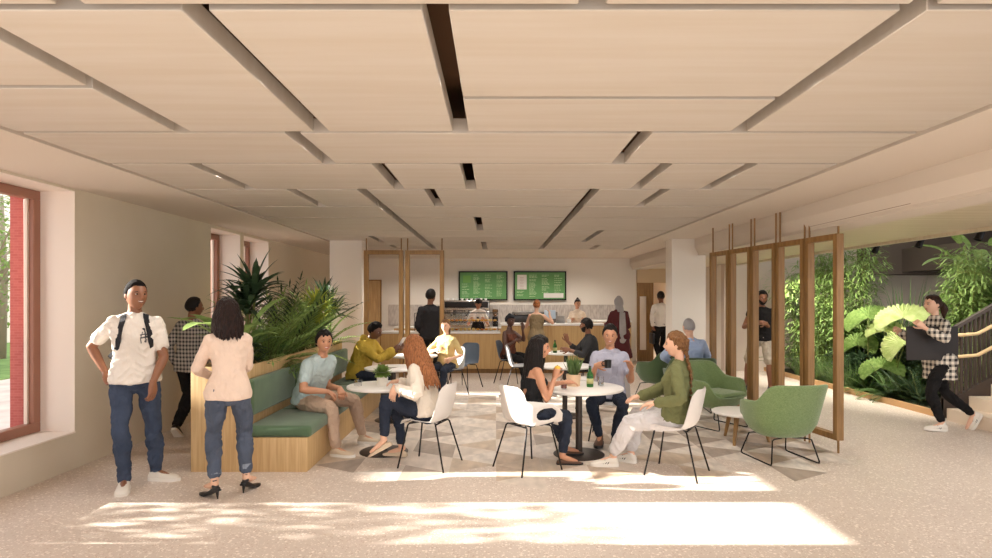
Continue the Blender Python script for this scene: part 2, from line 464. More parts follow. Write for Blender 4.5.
# ---- round tables
def round_table(c, r, rb, label, top_m=WHITEP):
    t = empty('round_table', (c[0], c[1], 0), label=label, cat='table', group='round cafe tables')
    mb = MB(); z = .72; mb.lathe([(0.001, z-.028), (r-.012, z-.028), (r-.003, z-.022), (r, z-.012), (r-.002, z-.003), (r-.008, z), (.001, z)], 56); mb.obj('tabletop', top_m, t, smooth='auto')
    mb = MB(); mb.lathe([(.036, .02), (.036, z-.03)], 24); mb.lathe([(.12, z-.036), (.12, z-.028)], 24); mb.obj('column_leg', DARKG, t, smooth='auto')
    mb = MB(); mb.lathe([(.001, 0), (rb, 0), (rb, .008), (rb-.01, .014), (.05, .02), (.001, .02)], 48); mb.obj('base_plate', DARKG, t, smooth='auto')
    return t
T1 = V(.88, 6.37, 0); T2 = V(-1.21, 6.48, 0); T3 = V(-1.40, 8.18, 0); T4 = V(-1.35, 9.96, 0); T5 = V(.97, 8.45, 0); T6 = V(1.22, 10.5, 0)
round_table(T1, .47, .27, 'large white round table where three people share drinks')
round_table(T2, .395, .26, 'white round table with leafy pot beside man in pale blue polo')
round_table(T3, .39, .25, 'white round table standing in front of man in yellow hoodie')
round_table(T4, .38, .25, 'small white round table beside the seated girl near the counter')
round_table(T5, .40, .25, 'white round table just behind the table with three drinkers')
round_table(T6, .38, .25, 'white round table with green bottle by man in dark shirt')

# ---- moulded shell chairs
def shell_chair(loc, rz, label, shell_m, arms=False, leg_m=BLACKM, group='moulded cafe chairs'):
    t = empty('cafe_chair', (loc[0], loc[1], 0), rz, label, 'chair', group)
    prof = [(.225, .425), (.20, .447), (.14, .452), (.05, .444), (-.05, .440), (-.12, .446), (-.17, .470), (-.20, .52), (-.222, .60), (-.24, .68), (-.255, .76), (-.262, .80), (-.262, .825)]
    hw = [.19, .205, .222, .23, .232, .232, .230, .226, .220, .212, .198, .178, .13]
    m = 14
    rows_ = []
    for i, ((y, z), w) in enumerate(zip(prof, hw)):
        row = []
        s = i/(len(prof)-1)
        for j in range(m+1):
            u = -1+2*j/m
            k = abs(u)**2.4
            if s < .42: dz, dy = .028*k*min(1, i/2), 0
            else: dz, dy = .0, .065*k*(1-max(0, s-.8)*2.5)
            tr = min(1, max(0, (s-.3)/.25))
            row.append(V(u*w, y+dy*1, z+dz*(1-tr*.6)))
        rows_.append(row)
    def thick(rows_, th=.007):
        mb = MB(); nr, nc = len(rows_), len(rows_[0])
        vs = [p for r in rows_ for p in r]
        nrm = []
        for i in range(nr):
            for j in range(nc):
                a = rows_[min(nr-1, i+1)][j]-rows_[max(0, i-1)][j]; b = rows_[i][min(nc-1, j+1)]-rows_[i][max(0, j-1)]
                nrm.append(a.cross(b).normalized())
        up = vs+[p+q*th for p, q in zip(vs, nrm)]
        N_ = nr*nc; fs = []
        for i in range(nr-1):
            for j in range(nc-1):
                a, b, c, d = i*nc+j, i*nc+j+1, (i+1)*nc+j+1, (i+1)*nc+j
                fs.append((a, b, c, d)); fs.append((N_+d, N_+c, N_+b, N_+a))
        edge = [j for j in range(nc)]+[i*nc+nc-1 for i in range(1, nr)]+[(nr-1)*nc+j for j in range(nc-2, -1, -1)]+[i*nc for i in range(nr-2, 0, -1)]
        for a, b in zip(edge, edge[1:]+edge[:1]): fs.append((b, a, N_+a, N_+b))
        mb.add(up, fs); return mb
    mb = thick(rows_)
    if arms:
        # side wings with an oval opening, from the back edge round to the front of the seat
        for sx in (-1, 1):
            outer = []
            bot = [V(sx*rows_[i][-1].x*1.0 if sx > 0 else sx*abs(rows_[i][0].x), rows_[i][0].y, rows_[i][0].z) for i in range(1, 10)]
            top = [V(sx*.222, -.19, .70), V(sx*.245, -.12, .69), V(sx*.27, -.03, .675), V(sx*.285, .06, .655), V(sx*.288, .14, .62), V(sx*.278, .20, .56), V(sx*.245, .225, .48)]
            outer = bot+top
            n_ = len(outer)
            cc = V(sx*.27, .02, .565)
            # hole curve sampled at the same parameters as directions from the centre
            hole = []
            for p in outer:
                d = p-cc; a = math.atan2(d.z, d.y)
                hole.append(V(0, .125*math.cos(a), .068*math.sin(a)))
            rows2 = []
            for q in (0, .35, .7, 1):
                row = []
                for p, h in zip(outer, hole):
                    hp = V(sx*(.262+.02*(h.z/.07)), cc.y+h.y, cc.z+h.z)
                    row.append(p.lerp(hp, q)+V(sx*.012*math.sin(q*PI), 0, 0))
                row.append(row[0].copy())
                rows2.append(row)
            w = thick(rows2, .007*sx); mb.merge(w)
    mb.obj('shell_seat', shell_m, t, smooth='auto')
    # four splayed legs plus bent cross rods under the seat
    for sx in (-1, 1):
        for yy, fy in ((.15, .235), (-.13, -.25)):
            mb = MB(); mb.tube([(sx*.06, yy*.6, .432), (sx*.15, yy, .428), (sx*.165, yy+.01*(1 if yy > 0 else -1), .415), (sx*.235, fy, .0)], .0085, 8); mb.obj('leg', leg_m, t, smooth=True)
    mb = MB(); mb.tube([(-.15, .15, .43), (.15, .15, .43)], .008, 8); mb.tube([(-.15, -.13, .43), (.15, -.13, .43)], .008, 8); mb.tube([(0, -.13, .43), (0, .15, .43)], .008, 8)
    mb.obj('under_frame', leg_m, t, smooth=True)
    return t
SHW = mat('shell_offwhite', srgb(214,208,202), .45)
SHG = mat('shell_grey', srgb(150,150,152), .5)
SHB = mat('shell_bluegrey', srgb(92,104,118), .55)
CH1 = V(-.66, 5.99, 0); CH1d = (-.41, .14)
CH2 = V(.31, 5.86, 0); CH2d = (.39, .27)
CH3 = V(1.71, 5.69, 0); CH3d = (-.45, .28)
CH4 = V(1.36, 7.12, 0); CH4d = (-.25, -.95)
shell_chair(CH1, face(*CH1d), 'off-white shell chair under the red-haired woman in cream sweater', SHW)
shell_chair(CH2, face(*CH2d), 'off-white armchair with oval side openings under woman in black top', SHW, arms=True)
shell_chair(CH3, face(*CH3d), 'off-white shell chair under the woman with long braid', SHW)
shell_chair(CH4, face(*CH4d), 'off-white shell chair under the man holding a black cup', SHW)
CH7 = V(-.80, 10.25, 0)
shell_chair(CH7, face(-.55, -.8), 'light grey shell chair under the girl in yellow-white top', SHG)
shell_chair(V(-.58, 11.15, 0), face(-.5, -.8), 'blue-grey empty shell chair standing behind the seated girl', SHB)
CH9 = V(.26, 11.9, 0)
shell_chair(CH9, face(.9, -.25), 'dark grey shell chair under the woman in black headwrap', SHB)
shell_chair(V(.42, 10.7, 0), face(.9, -.05), 'empty light grey shell chair in front of headwrap woman', SHG)
CH11 = V(1.66, 10.3, 0)
shell_chair(CH11, face(-1, .1), 'off-white shell chair under the bearded man in dark shirt', SHW)
shell_chair(V(1.52, 8.95, 0), face(-.8, -.6), 'empty off-white shell chair behind man in grey tee', SHW)

# ---- green upholstered lounge chairs on wire sled legs
def lounge_chair(loc, rz, label, m, s=1.0):
    t = empty('lounge_chair', (loc[0], loc[1], 0), rz, label, 'armchair', 'green lounge chairs')
    n = 64
    def rim(a):      # a = 0 back centre (−Y), PI = front; returns height of rim, outward reach
        c = math.cos(a)
        back = 1/(1+math.exp(-(c-.45)*11)); arm = 1/(1+math.exp(-(c+.55)*12))
        z = .405 + .205*arm + .20*back
        return z
    def shape(a, r, z):
        # squarish superellipse in plan, leaning back with height
        ex = .74
        sx = math.copysign(abs(math.sin(a))**ex, math.sin(a)); cy = -math.copysign(abs(math.cos(a))**ex, math.cos(a))
        k = max(0, (z-.4))
        return V(sx*r*1.02*(1+.12*k), cy*r*.93 - .25*k*(1 if math.cos(a) > -.2 else .3)*max(0, math.cos(a)+.2), z)
    rings_ = []
    for r, zf, zb in [(.05, None, .245), (.15, None, .247), (.22, None, .262), (.275, None, .305), (.322, None, .39)]:
        rings_.append([shape(2*PI*j/n, r, zb) for j in range(n)])
    for q in (.25, .5, .75, .93):
        rings_.append([shape(2*PI*j/n, .325+.03*q, .40+(rim(2*PI*j/n)-.40)*q) for j in range(n)])
    rings_.append([shape(2*PI*j/n, .35, rim(2*PI*j/n)+.004) for j in range(n)])
    rings_.append([shape(2*PI*j/n, .328, rim(2*PI*j/n)+.008) for j in range(n)])
    rings_.append([shape(2*PI*j/n, .305, rim(2*PI*j/n)-.006) for j in range(n)])
    for q in (.8, .55, .3, .1):
        rings_.append([shape(2*PI*j/n, .30-.02*(1-q), .42+(rim(2*PI*j/n)-.42)*q) for j in range(n)])
    for r, z in [(.255, .412), (.15, .408), (.02, .405)]:
        rings_.append([shape(2*PI*j/n, r, z) for j in range(n)])
    mb = MB(); mb.rings(rings_); mb.obj('upholstered_shell', m, t, smooth=True)
    mb = MB(); mb.rbox(-.235, .235, -.17, .285, .405, .465, .03, seg=4); mb.obj('seat_cushion', m, t, smooth='auto')
    for sx in (-1, 1):
        mb = MB()
        mb.tube([(sx*.06, .12, .243), (sx*.18, .18, .243), (sx*.215, .205, .235), (sx*.26, .275, .03), (sx*.262, .27, .012), (sx*.262, .24, .008), (sx*.262, -.22, .008), (sx*.262, -.25, .012), (sx*.26, -.255, .03), (sx*.215, -.20, .235), (sx*.18, -.17, .243), (sx*.06, -.12, .243)], .0075, 8)
        mb.obj('sled_leg', BLACKM, t, smooth=True)
    return t
lounge_chair((2.93, 6.20), face(-.16, 1), 'green woven lounge chair seen from behind, by the hanging frames', GREENW)
lounge_chair((2.86, 7.80), face(.48, -.85), 'green woven lounge chair facing the low wooden table', GREENW)
lounge_chair((2.72, 10.05), face(-.55, .8), 'dark green lounge chair standing by the white pillar', GREEND)
lounge_chair((2.86, 8.9), face(.1, 1), 'green lounge chair holding the bald man in blue shirt', GREEND)
ct = empty('coffee_table', (2.86, 6.96, 0), label='low round coffee table with tapered wooden legs among lounge chairs', cat='table')
mb = MB(); mb.lathe([(.001, .325), (.33, .325), (.34, .333), (.34, .345), (.333, .35), (.001, .35)], 48); mb.obj('tabletop', WHITEP, ct, smooth='auto')
for k in range(3):
    a = PI*.5+2*PI*k/3+.35
    mb = MB(); mb.tube([(.20*math.cos(a), .20*math.sin(a), .325), (.29*math.cos(a), .29*math.sin(a), .0)], [.03, .016], 14); mb.obj('leg', FRAMEW, ct, smooth='auto')
mb = MB(); mb.lathe([(.001, .308), (.24, .308), (.24, .325), (.001, .325)], 32); mb.obj('apron', FRAMEW, ct, smooth='auto')

# ---- hanging timber frames
def hang_frame(p0, p1, z0, z1, label, post=.085, gap=.0, floor_rod=True, dep=.11, group='hanging timber frames'):
    d = (V(*p1)-V(*p0)); w = d.length; a = math.atan2(d.y, d.x)
    t = empty('hanging_frame', (p0[0], p0[1], 0), a, label, 'room divider', group)
    h = dep/2
    mb = MB(); p = post
    mb.rbox(0, p, -h, h, z0, z1, .003, seg=1); mb.rbox(w-p, w, -h, h, z0, z1, .003, seg=1)
    mb.rbox(p, w-p, -h, h, z1-p, z1, .003, seg=1); mb.rbox(p, w-p, -h, h, z0, z0+p, .003, seg=1)
    mb.obj('timber_frame', FRAMEW, t, smooth='auto')
    for x in (p*.5, w-p*.5):
        mb = MB(); mb.tube([(x, 0, z1), (x, 0, 2.722)], .011, 8); mb.obj('hanging_rod', FRAMEW, t, smooth='auto')
        mb = MB(); mb.tube([(x, 0, .0), (x, 0, z0)], .012, 8); mb.obj('floor_rod', FRAMEW, t, smooth='auto')
    return t
hang_frame((-2.33, 10.62), (-1.64, 10.62), .14, 2.51, 'oak frame hanging beside the white pier, behind yellow hoodie', post=.072)
hang_frame((-1.60, 10.62), (-.92, 10.62), .14, 2.51, 'oak frame hanging in front of the man in black', post=.072)
A0, A1 = V(3.67, 6.38, 0), V(3.27, 9.1, 0)
nm = ['first tall timber frame of the divider, beside the woven chair', 'second timber frame of the divider, next to the one by the woven chair',
      'middle timber frame of the five-frame divider row', 'fourth timber frame of the divider, with passer-by in black behind it', 'last timber frame of the divider row, next to white pillar']
for k in range(5):
    a = A0.lerp(A1, k/5+.004); b = A0.lerp(A1, (k+1)/5-.004)
    hang_frame(tuple(a), tuple(b), .14, 2.35, nm[k], post=.062, dep=.085)

# ---- counter
cnt = empty('service_counter', (0, 13.3, 0), label='long pale oak service counter with white top', cat='counter')
ribm = mat('ribbed_oak', srgb(206,172,118), .5, var=(2.5, srgb(190,152,98), (25, 25, .6)))
mb = MB(); mb.rbox(.12, 2.42, 0, .62, .1, 1.06, .004, seg=1); mb.rbox(-2.55, .12, 0, .62, .1, .88, .004, seg=1)
k = -2.53
while k < 2.40: mb.box(k, k+.03, -.006, .002, .12, 1.05 if k > .12 else .87); k += .06
mb.obj('oak_front', ribm, cnt, smooth='auto')
mb = MB(); mb.box(-2.5, 2.38, .06, .6, 0, .1); mb.obj('plinth', FRAMEW, cnt)
mb = MB(); mb.rbox(.10, 2.46, -.03, .66, 1.06, 1.10, .006); mb.rbox(-2.58, .098, -.03, .66, .88, .92, .006); mb.obj('countertop', WHITEP, cnt, smooth='auto')
wg = empty('counter_wing', (2.5, 14.9, 0), label='oak end wing of the service counter beside the door', cat='counter')
mb = MB(); mb.rbox(0, .86, 0, .9, 0, 1.07, .004, seg=1); mb.obj('oak_body', OAK, wg, smooth='auto')
mb = MB(); mb.rbox(-.02, .88, -.02, .9, 1.07, 1.11, .005); mb.obj('countertop', WHITEP, wg, smooth='auto')
bc = empty('back_counter', (-2.6, 15.3, 0), label='white back counter along the tiled splashback', cat='counter')
mb = MB(); mb.rbox(0, 4.9, 0, .55, 0, .9, .004, seg=1); mb.obj('cabinet_body', OAK, bc, smooth='auto')
mb = MB(); mb.rbox(-.02, 4.92, -.02, .56, .9, .94, .005); mb.obj('worktop', WHITEP, bc, smooth='auto')
# glass pastry cases on the counter
CGLASS = mat('case_glass', (1, 1, 1, 1), .0, trans=1.0, ior=1.08)
STEEL_D = mat('case_frame', srgb(80,74,68), .35, .8)
def glass_case(x0, x1, zb, h, label):
    t = empty('pastry_case', (x0, 13.36, zb), label=label, cat='display case')
    w = x1-x0; dp = .5
    mb = MB(); mb.rbox(0, w, 0, dp, 0, .02, .003, seg=1); mb.obj('case_base', WHITEP, t, smooth='auto')
    mb = MB(); r = .007
    for x in (r, w-r):
        for y in (r, dp-r): mb.box(x-r, x+r, y-r, y+r, .02, h)
    for y in (r, dp-r): mb.box(0, w, y-r, y+r, h-.012, h)
    for x in (r, w-r): mb.box(x-r, x+r, 0, dp, h-.012, h)
    mb.obj('metal_frame', STEEL_D, t)
    mb = MB(); mb.box(.015, w-.015, .05, dp-.03, h*.52, h*.52+.006); mb.obj('glass_shelf', CGLASS, t)
    mb = MB(); mb.box(.014, w-.014, .004, .007, .02, h-.012); mb.obj('front_pane', CGLASS, t)
    return t
glass_case(-1.82, -1.32, .921, .42, 'small glass case on the counter behind the man in black')
glass_case(-1.24, .05, .921, .42, 'long glass pastry case on the counter before the curly-haired barista')
crust = [mat('pastry_gold', srgb(232,168,60), .6), mat('pastry_brown', srgb(206,128,52), .6), mat('pastry_cream', srgb(244,214,140), .6)]
rn = random.Random(5)
descr = ['golden', 'brown', 'cream-coloured']
slots_p = []
for sh, zz, ny in ((0, .943, 2), (1, .921+.42*.52+.008, 1)):
    for i in range(13):
        slots_p.append((sh, -1.17+i*.095, 13.36+.12+(.0 if sh else .0), zz))
for idx, (sh, x, y, z) in enumerate(slots_p):
    k = rn.randrange(3)
    mb = MB()
    if k == 0:
        pts = [(-.036+.012*i, .012*math.cos(i/6*PI*2-PI)*1.0, .0215) for i in range(7)]
        mb.tube(pts, [.006, .012, .017, .02, .017, .012, .006], 10, True)
    elif k == 1: mb.ball((0, 0, .018), (.034, .034, .018), 14, 8)
    else: mb.lathe([(.001, 0), (.022, 0), (.028, .022), (.034, .03), (.026, .042), (.001, .048)], 14)
    o = mb.obj(['croissant', 'bread_roll', 'muffin'][k], crust[k if k != 1 else 1], None, smooth=True, loc=(x, y, z))
    o.scale = (1.25, 1.25, 1.25)
    tag(o, ['golden croissant in the long glass pastry case', 'round brown roll in the long glass pastry case', 'cream-topped muffin in the long glass pastry case'][k], 'pastry', ['croissants', 'rolls', 'muffins'][k]+' in the pastry case')
# espresso machine on the back counter
em = empty('espresso_machine', (-1.34, 15.50, .94), label='chrome espresso machine on the back counter, cups on top', cat='coffee machine')
mb = MB(); mb.rbox(0, .92, -.22, .2, .33, .53, .02); mb.rbox(0, .92, .02, .22, .06, .34, .01); mb.rbox(-.01, .93, -.24, .22, .0, .08, .015); mb.obj('steel_body', CHROME, em, smooth='auto')
mb = MB(); mb.rbox(.03, .89, -.232, -.2, .38, .5, .01); mb.obj('control_panel', BLACKM, em, smooth='auto')
for i in range(3):
    x = .17+i*.29
    mb = MB(); mb.lathe([(.001, .24), (.035, .24), (.038, .33), (.001, .33)], 16, c=(x, -.12)); mb.obj('group_head', CHROME, em, smooth='auto')
    mb = MB(); mb.tube([(x, -.15, .25), (x, -.3, .235)], [.012, .014], 8); mb.obj('portafilter_handle', BLACKM, em, smooth=True)
for sx in (.03, .89):
    mb = MB(); mb.tube([(sx, -.2, .35), (sx, -.25, .28), (sx, -.24, .14)], .006, 8); mb.obj('steam_wand', CHROME, em, smooth=True)
cupm = mat('cup_white', srgb(238,234,228), .3)
for i in range(9):
    for j in range(2):
        mb = MB(); mb.lathe([(.001, 0), (.022, 0), (.036, .05), (.032, .05), (.02, .008), (.001, .008)], 14)
        o = mb.obj('coffee_cup', cupm, None, smooth='auto', loc=(-1.34+.10+i*.122, 15.38+j*.15, .94+.531*1.28))
        tag(o, 'white coffee cup standing on top of the espresso machine', 'cup', 'cups on the espresso machine')
em.scale = (1.28, 1.28, 1.28)
# coffee grinder
gr = empty('coffee_grinder', (-.02, 15.5, .94), label='coffee grinder with clear hopper beside the espresso machine', cat='coffee grinder')
mb = MB(); mb.rbox(-.07, .07, -.1, .1, 0, .26, .015); mb.obj('grinder_body', BLACKM, gr, smooth='auto')
mb = MB(); mb.lathe([(.03, .26), (.075, .34), (.075, .44), (.04, .45)], 20); mb.obj('bean_hopper', mat('smoked_plastic', srgb(130,100,70), .2, trans=.5), gr, smooth='auto')
# microwave oven / dark ovens
for i, (x, w, lb) in enumerate([(.42, .62, 'wide black countertop oven below the second menu board'), (1.08, .5, 'narrow black oven beside the wide black oven')]):
    ov = empty('countertop_oven', (x, 15.4, .94), label=lb, cat='oven', group='ovens on the back counter')
    mb = MB(); mb.rbox(0, w, 0, .42, 0, .38, .012); mb.obj('oven_body', mat('oven_grey', srgb(120,116,112), .4, .6), ov, smooth='auto')
    mb = MB(); mb.rbox(.03, w-.12, -.012, .004, .04, .34, .005); mb.obj('oven_door', mat('oven_glass', srgb(36,34,34), .15), ov, smooth='auto')
    mb = MB(); mb.tube([(.06, -.035, .32), (w-.15, -.035, .32)], .008, 8); mb.obj('door_handle', CHROME, ov, smooth=True)
# register / tablet stand on the counter
rg = empty('cash_register', (1.22, 13.55, 1.10), label='white tablet cash register on the counter beside bun-haired customer', cat='cash register')
mb = MB(); mb.rbox(-.1, .1, -.08, .1, 0, .02, .006); mb.tube([(0, .02, .02), (0, .04, .16)], .014, 8); mb.obj('stand', CHROME, rg, smooth='auto')
mb = MB(); M_ = Matrix.Translation((0, .03, .2)) @ Matrix.Rotation(math.radians(-15), 4, 'X'); mb.rbox(-.13, .13, -.01, .01, -.1, .1, .006, M=M_); mb.obj('tablet_screen', mat('screen_pale', srgb(190,205,220), .3), rg, smooth='auto')
mb = MB()
for i in range(6): mb.rbox(-.09, .09, -.06, .06, i*.03, i*.03+.022, .004, seg=1)
o = mb.obj('tray', mat('tray_grey', srgb(150,146,142), .5), None, smooth='auto', loc=(1.46, 13.62, 1.10)); tag(o, 'grey card rack beside the white tablet register', 'rack')
for i in range(4):
    mb = MB(); mb.lathe([(.001, 0), (.03, 0), (.036, .09), (.032, .09), (.026, .006), (.001, .006)], 14)
    o = mb.obj('paper_cup', cupm, None, smooth='auto', loc=(1.66+.0*i, 13.5+.09*i, 1.10)); tag(o, 'white paper cup in a short line on the counter', 'cup', 'paper cups on the counter')
for i, (x, y) in enumerate([(2.06, 15.5), (2.2, 15.6), (1.9, 15.6)]):
    mb = MB(); mb.lathe([(.001, 0), (.035, 0), (.035, .17), (.014, .22), (.014, .28), (.001, .28)], 16)
    o = mb.obj('syrup_bottle', mat('syrup_glass', srgb(150,110,70), .15, trans=.4), None, smooth='auto', loc=(x, y, .94)); tag(o, 'amber syrup bottle on the back counter near the second barista', 'bottle', 'syrup bottles')

# ---- menu boards
bgreen = mat('menu_green', srgb(96,152,86), .5); bline = mat('menu_chalk', srgb(186,212,164), .6)
bgreen2 = mat('menu_green_bright', srgb(112,166,76), .5); bwhite = mat('menu_white', srgb(232,228,222), .6)
def menu_board(x0, x1, z0, z1, label, kind):
    t = empty('menu_board', (x0, 15.84, z0), label=label, cat='menu board', group='menu boards')
    w, h = x1-x0, z1-z0
    mb = MB(); f = .035
    mb.box(-f, w+f, -.01, .05, -f, 0); mb.box(-f, w+f, -.01, .05, h, h+f); mb.box(-f, 0, -.01, .05, 0, h); mb.box(w, w+f, -.01, .05, 0, h)
    mb.obj('board_frame', BLACKM, t)
    mb = MB(); mb.box(0, w, 0, .04, 0, h); mb.cur = 1; r2 = random.Random(kind)
    cols = 4; cwid = w/cols
    for c in range(cols):
        z = h-.07
        while z > .06:
            skip = (kind == 2 and ((c == 0 and z > h*.35) or (c >= 2 and z < h*.25)))
            if kind == 1 and c == 0 and z > h*.6: skip = True
            if not skip and r2.random() < .95:
                x = c*cwid+.05; e = c*cwid+.05+r2.uniform(.5, .85)*(cwid-.08)
                while x < e:      # short strokes that read as lines of small print
                    q = r2.uniform(.02, .07); mb.box(x, min(e, x+q), -.003, 0, z-.007, z+.007); x += q+.014
            z -= r2.choice([.03, .03, .036, .055])
    if kind == 1:
        mb.cur = 2; mb.box(.08, cwid-.02, -.003, 0, h*.62, h-.08)
    else:
        mb.cur = 3; mb.box(.06, cwid-.02, -.003, 0, h*.36, h-.06); mb.box(cwid*2.3, w-.04, -.003, 0, .03, h*.22)
        mb.cur = 4; z = h-.14
        for i in range(8): mb.box(.13, cwid-.1, -.005, -.003, z, z+.008); z -= .04
    mb.obj('board_face', [bgreen, bline, bgreen2, bwhite, mat('notice_ink', srgb(190,150,150), .7)], t)
    return t
menu_board(-.95, .27, 1.65, 2.35, 'green menu board hanging above the espresso machine', 1)
menu_board(.50, 1.82, 1.65, 2.35, 'green menu board with white notice panel, above the ovens', 2)

# ---- stairs with railing beside the garden
stp = mat('stair_stone', srgb(226,208,188), .5)
mb = MB()
for i in range(9): mb.box(6.13+i*.30, 9.2, 6.6, 8.16, i*.165, (i+1)*.165)
tag(mb.obj('floor_stairs', stp), kind='structure')
rl = empty('stair_railing', (6.1, 8.2, 0), label='dark slatted stair railing with pale wooden handrails', cat='railing')
darkr = mat('railing_brown', srgb(66,52,44), .5)
mb = MB(); sl = .58
def zr(x, z0): return z0 + sl*max(0, x-.15)
for i in range(46):
    x = .0+i*.062; mb.box(x, x+.022, -.02, .02, zr(x, .05), zr(x, 1.24))
mb.obj('baluster_slat', darkr, rl)
mb = MB()
for z0, z1 in ((1.22, 1.27), (.03, .30)):
    pts = [V(0, 0, 0), V(.15, 0, 0), V(2.9, 0, 0)]
    for a, b in ((0, .15), (.15, 2.9)):
        vs = [V(x, y, zr(x, z)) for x in (a, b) for y in (-.03, .03) for z in (z0, z1)]
        mb.add(vs, [(0,1,3,2),(4,6,7,5),(0,4,5,1),(2,3,7,6),(0,2,6,4),(1,5,7,3)])
mb.obj('stringer', darkr, rl)
for z0 in (1.16, .87):
    mb = MB(); mb.tube([(.17, -.075, z0), (.42, -.075, z0+.02), (2.9, -.075, z0+.02+.52*2.48)], .024, 10, True); mb.obj('handrail', mat('handrail_ash', srgb(226,196,150), .4), rl, smooth=True)
    mb = MB()
    for x in (.3, 1.2, 2.1): mb.tube([(x, -.075, z0+(.0 if x < .4 else .52*(x-.42))), (x, 0, z0+(.0 if x < .4 else .52*(x-.42))-.02)], .006, 6)
    mb.obj('rail_bracket', darkr, rl, smooth=True)

# ---- spotlights on the soffit edge
for i, (x, y) in enumerate([(876, 243), (920, 236), (980, 224)]):
    Y = (2.40-CH)*F/(299-y)
    X = (x-496)*Y/F
    lb = ['black spotlight on soffit edge above the bamboo clump', 'black spotlight on soffit edge above the big fan leaves', 'black spotlight on soffit edge above the stair railing'][i]
    t = empty('spotlight', (5.53, (5.53*F)/(x-496), 2.44), label=lb, cat='spotlight', group='garden spotlights')
    mb = MB(); mb.tube([(0, 0, .0), (0, 0, -.05)], .012, 8); mb.obj('mount_stem', BLACKM, t, smooth='auto')
    M_ = Matrix.Translation((0, 0, -.06)) @ Matrix.Rotation(math.radians(25), 4, 'Y')
    mb = MB(); mb.lathe([(.001, .05), (.035, .05), (.045, -.06), (.036, -.06), (.03, -.03), (.001, -.03)], 18, M=M_); mb.obj('lamp_housing', BLACKM, t, smooth='auto')

# ---- small things on tables
def pot_plant(c, z, r, h, pm, lm, label, nleaf, lh, lw, spread, seed, ball=0):
    t = empty('potted_plant', (c[0], c[1], z), label=label, cat='potted plant')
    mb = MB(); mb.lathe([(.001, 0), (r*.86, 0), (r, h), (r*.9, h), (r*.86, h*.85), (.001, h*.85)], 24); mb.obj('pot', pm, t, smooth='auto')
    rr = random.Random(seed); mb = MB()
    for i in range(nleaf):
        a = rr.uniform(0, 2*PI); e = rr.uniform(.1, 1)*spread
        d = V(math.cos(a)*math.sin(e), math.sin(a)*math.sin(e), math.cos(e)); L_ = lh*rr.uniform(.6, 1)
        b = V(rr.uniform(-r, r)*.5, rr.uniform(-r, r)*.5, h*.85)
        if ball: b = V(0, 0, h+ball*.55)+V(d.x, d.y, d.z*.8)*ball*rr.uniform(.2, 1.0)
        leaf(mb, b, d, L_, lw*rr.uniform(.8, 1.2), bend=rr.uniform(.1, .5), seg=3)
    mb.obj('foliage', lm, t, smooth=True)
    return t
def leaf(mb, base, d, L, w, bend=.3, seg=4, fold=.25, up=None, shape=None):
    """pointed leaf blade starting at base along d, drooping by bend"""
    d = Vector(d).normalized(); upv = Vector(up) if up is not None else V(0, 0, 1)
    s = d.cross(upv); s = s.normalized() if s.length > 1e-4 else V(1, 0, 0)
    p = Vector(base); vs = []; fs = []
    cur = d.copy()
    for i in range(seg+1):
        t = i/seg
        ww = w*(math.sin(PI*min(1, t*.92+.08))**.7 if shape is None else shape(t))*.5
        nrm = s.cross(cur)
        vs += [p - s*ww + nrm*fold*ww, p.copy(), p + s*ww + nrm*fold*ww]
        p = p + cur*(L/seg); cur = (cur + V(0, 0, -bend/seg)).normalized()
    for i in range(seg):
        a = i*3
        fs += [(a, a+1, a+4, a+3), (a+1, a+2, a+5, a+4)]
    mb.add(vs, fs)
LG = mat('leaf_bright', srgb(150,172,100), .55, var=(20, srgb(116,144,74)))
LM = mat('leaf_mid', srgb(116,142,84), .5, var=(12, srgb(84,114,62)))
LD = mat('leaf_dark', srgb(66,86,58), .42, var=(12, srgb(46,66,44)))
LY = mat('leaf_lime', srgb(206,206,92), .5, var=(14, srgb(160,174,72)))
LP = mat('leaf_pale', srgb(206,214,156), .5, var=(9, srgb(180,194,126)))
STEM = mat('plant_stem', srgb(104,110,56), .7)
potw = mat('pot_white', srgb(232,226,216), .5); pott = mat('pot_sand', srgb(226,194,160), .7)
pot_plant((T2.x-.02, T2.y+.02), .72, .062, .085, potw, LG, 'round bushy green herb in white pot on small round table', 330, .042, .030, 2.2, 2, ball=.085)
pot_plant((T1.x-.05, T1.y+.06), .72, .08, .125, pott, LM, 'spiky green herb in sand-coloured pot on large round table', 120, .24, .014, .55, 4)
def tumbler(c, z, h, r, label, liquid=None, lvl=.6, n='drinking_glass', cat='glass'):
    t = empty(n, (c[0], c[1], z), label=label, cat=cat)
    mb = MB(); mb.lathe([(.001, 0), (r*.86, 0), (r, h), (r-.003, h), (r*.84, .008), (.001, .008)], 24); mb.obj('glass_body', GLASS, t, smooth='auto')
    if liquid:
        mb = MB(); mb.lathe([(.001, .009), (r*.82, .009), (r*.9, h*lvl), (.001, h*lvl)], 24); mb.obj('drink', liquid, t, smooth='auto')
    return t
TEA = mat('red_tea', srgb(150,50,24), .2, trans=.4); WATER = mat('water', srgb(225,235,235), .05, trans=1, ior=1.33)
tumbler((T1.x+.24, T1.y+.05), .72, .10, .035, 'empty clear tumbler on large round table beside green bottle', WATER, .4)
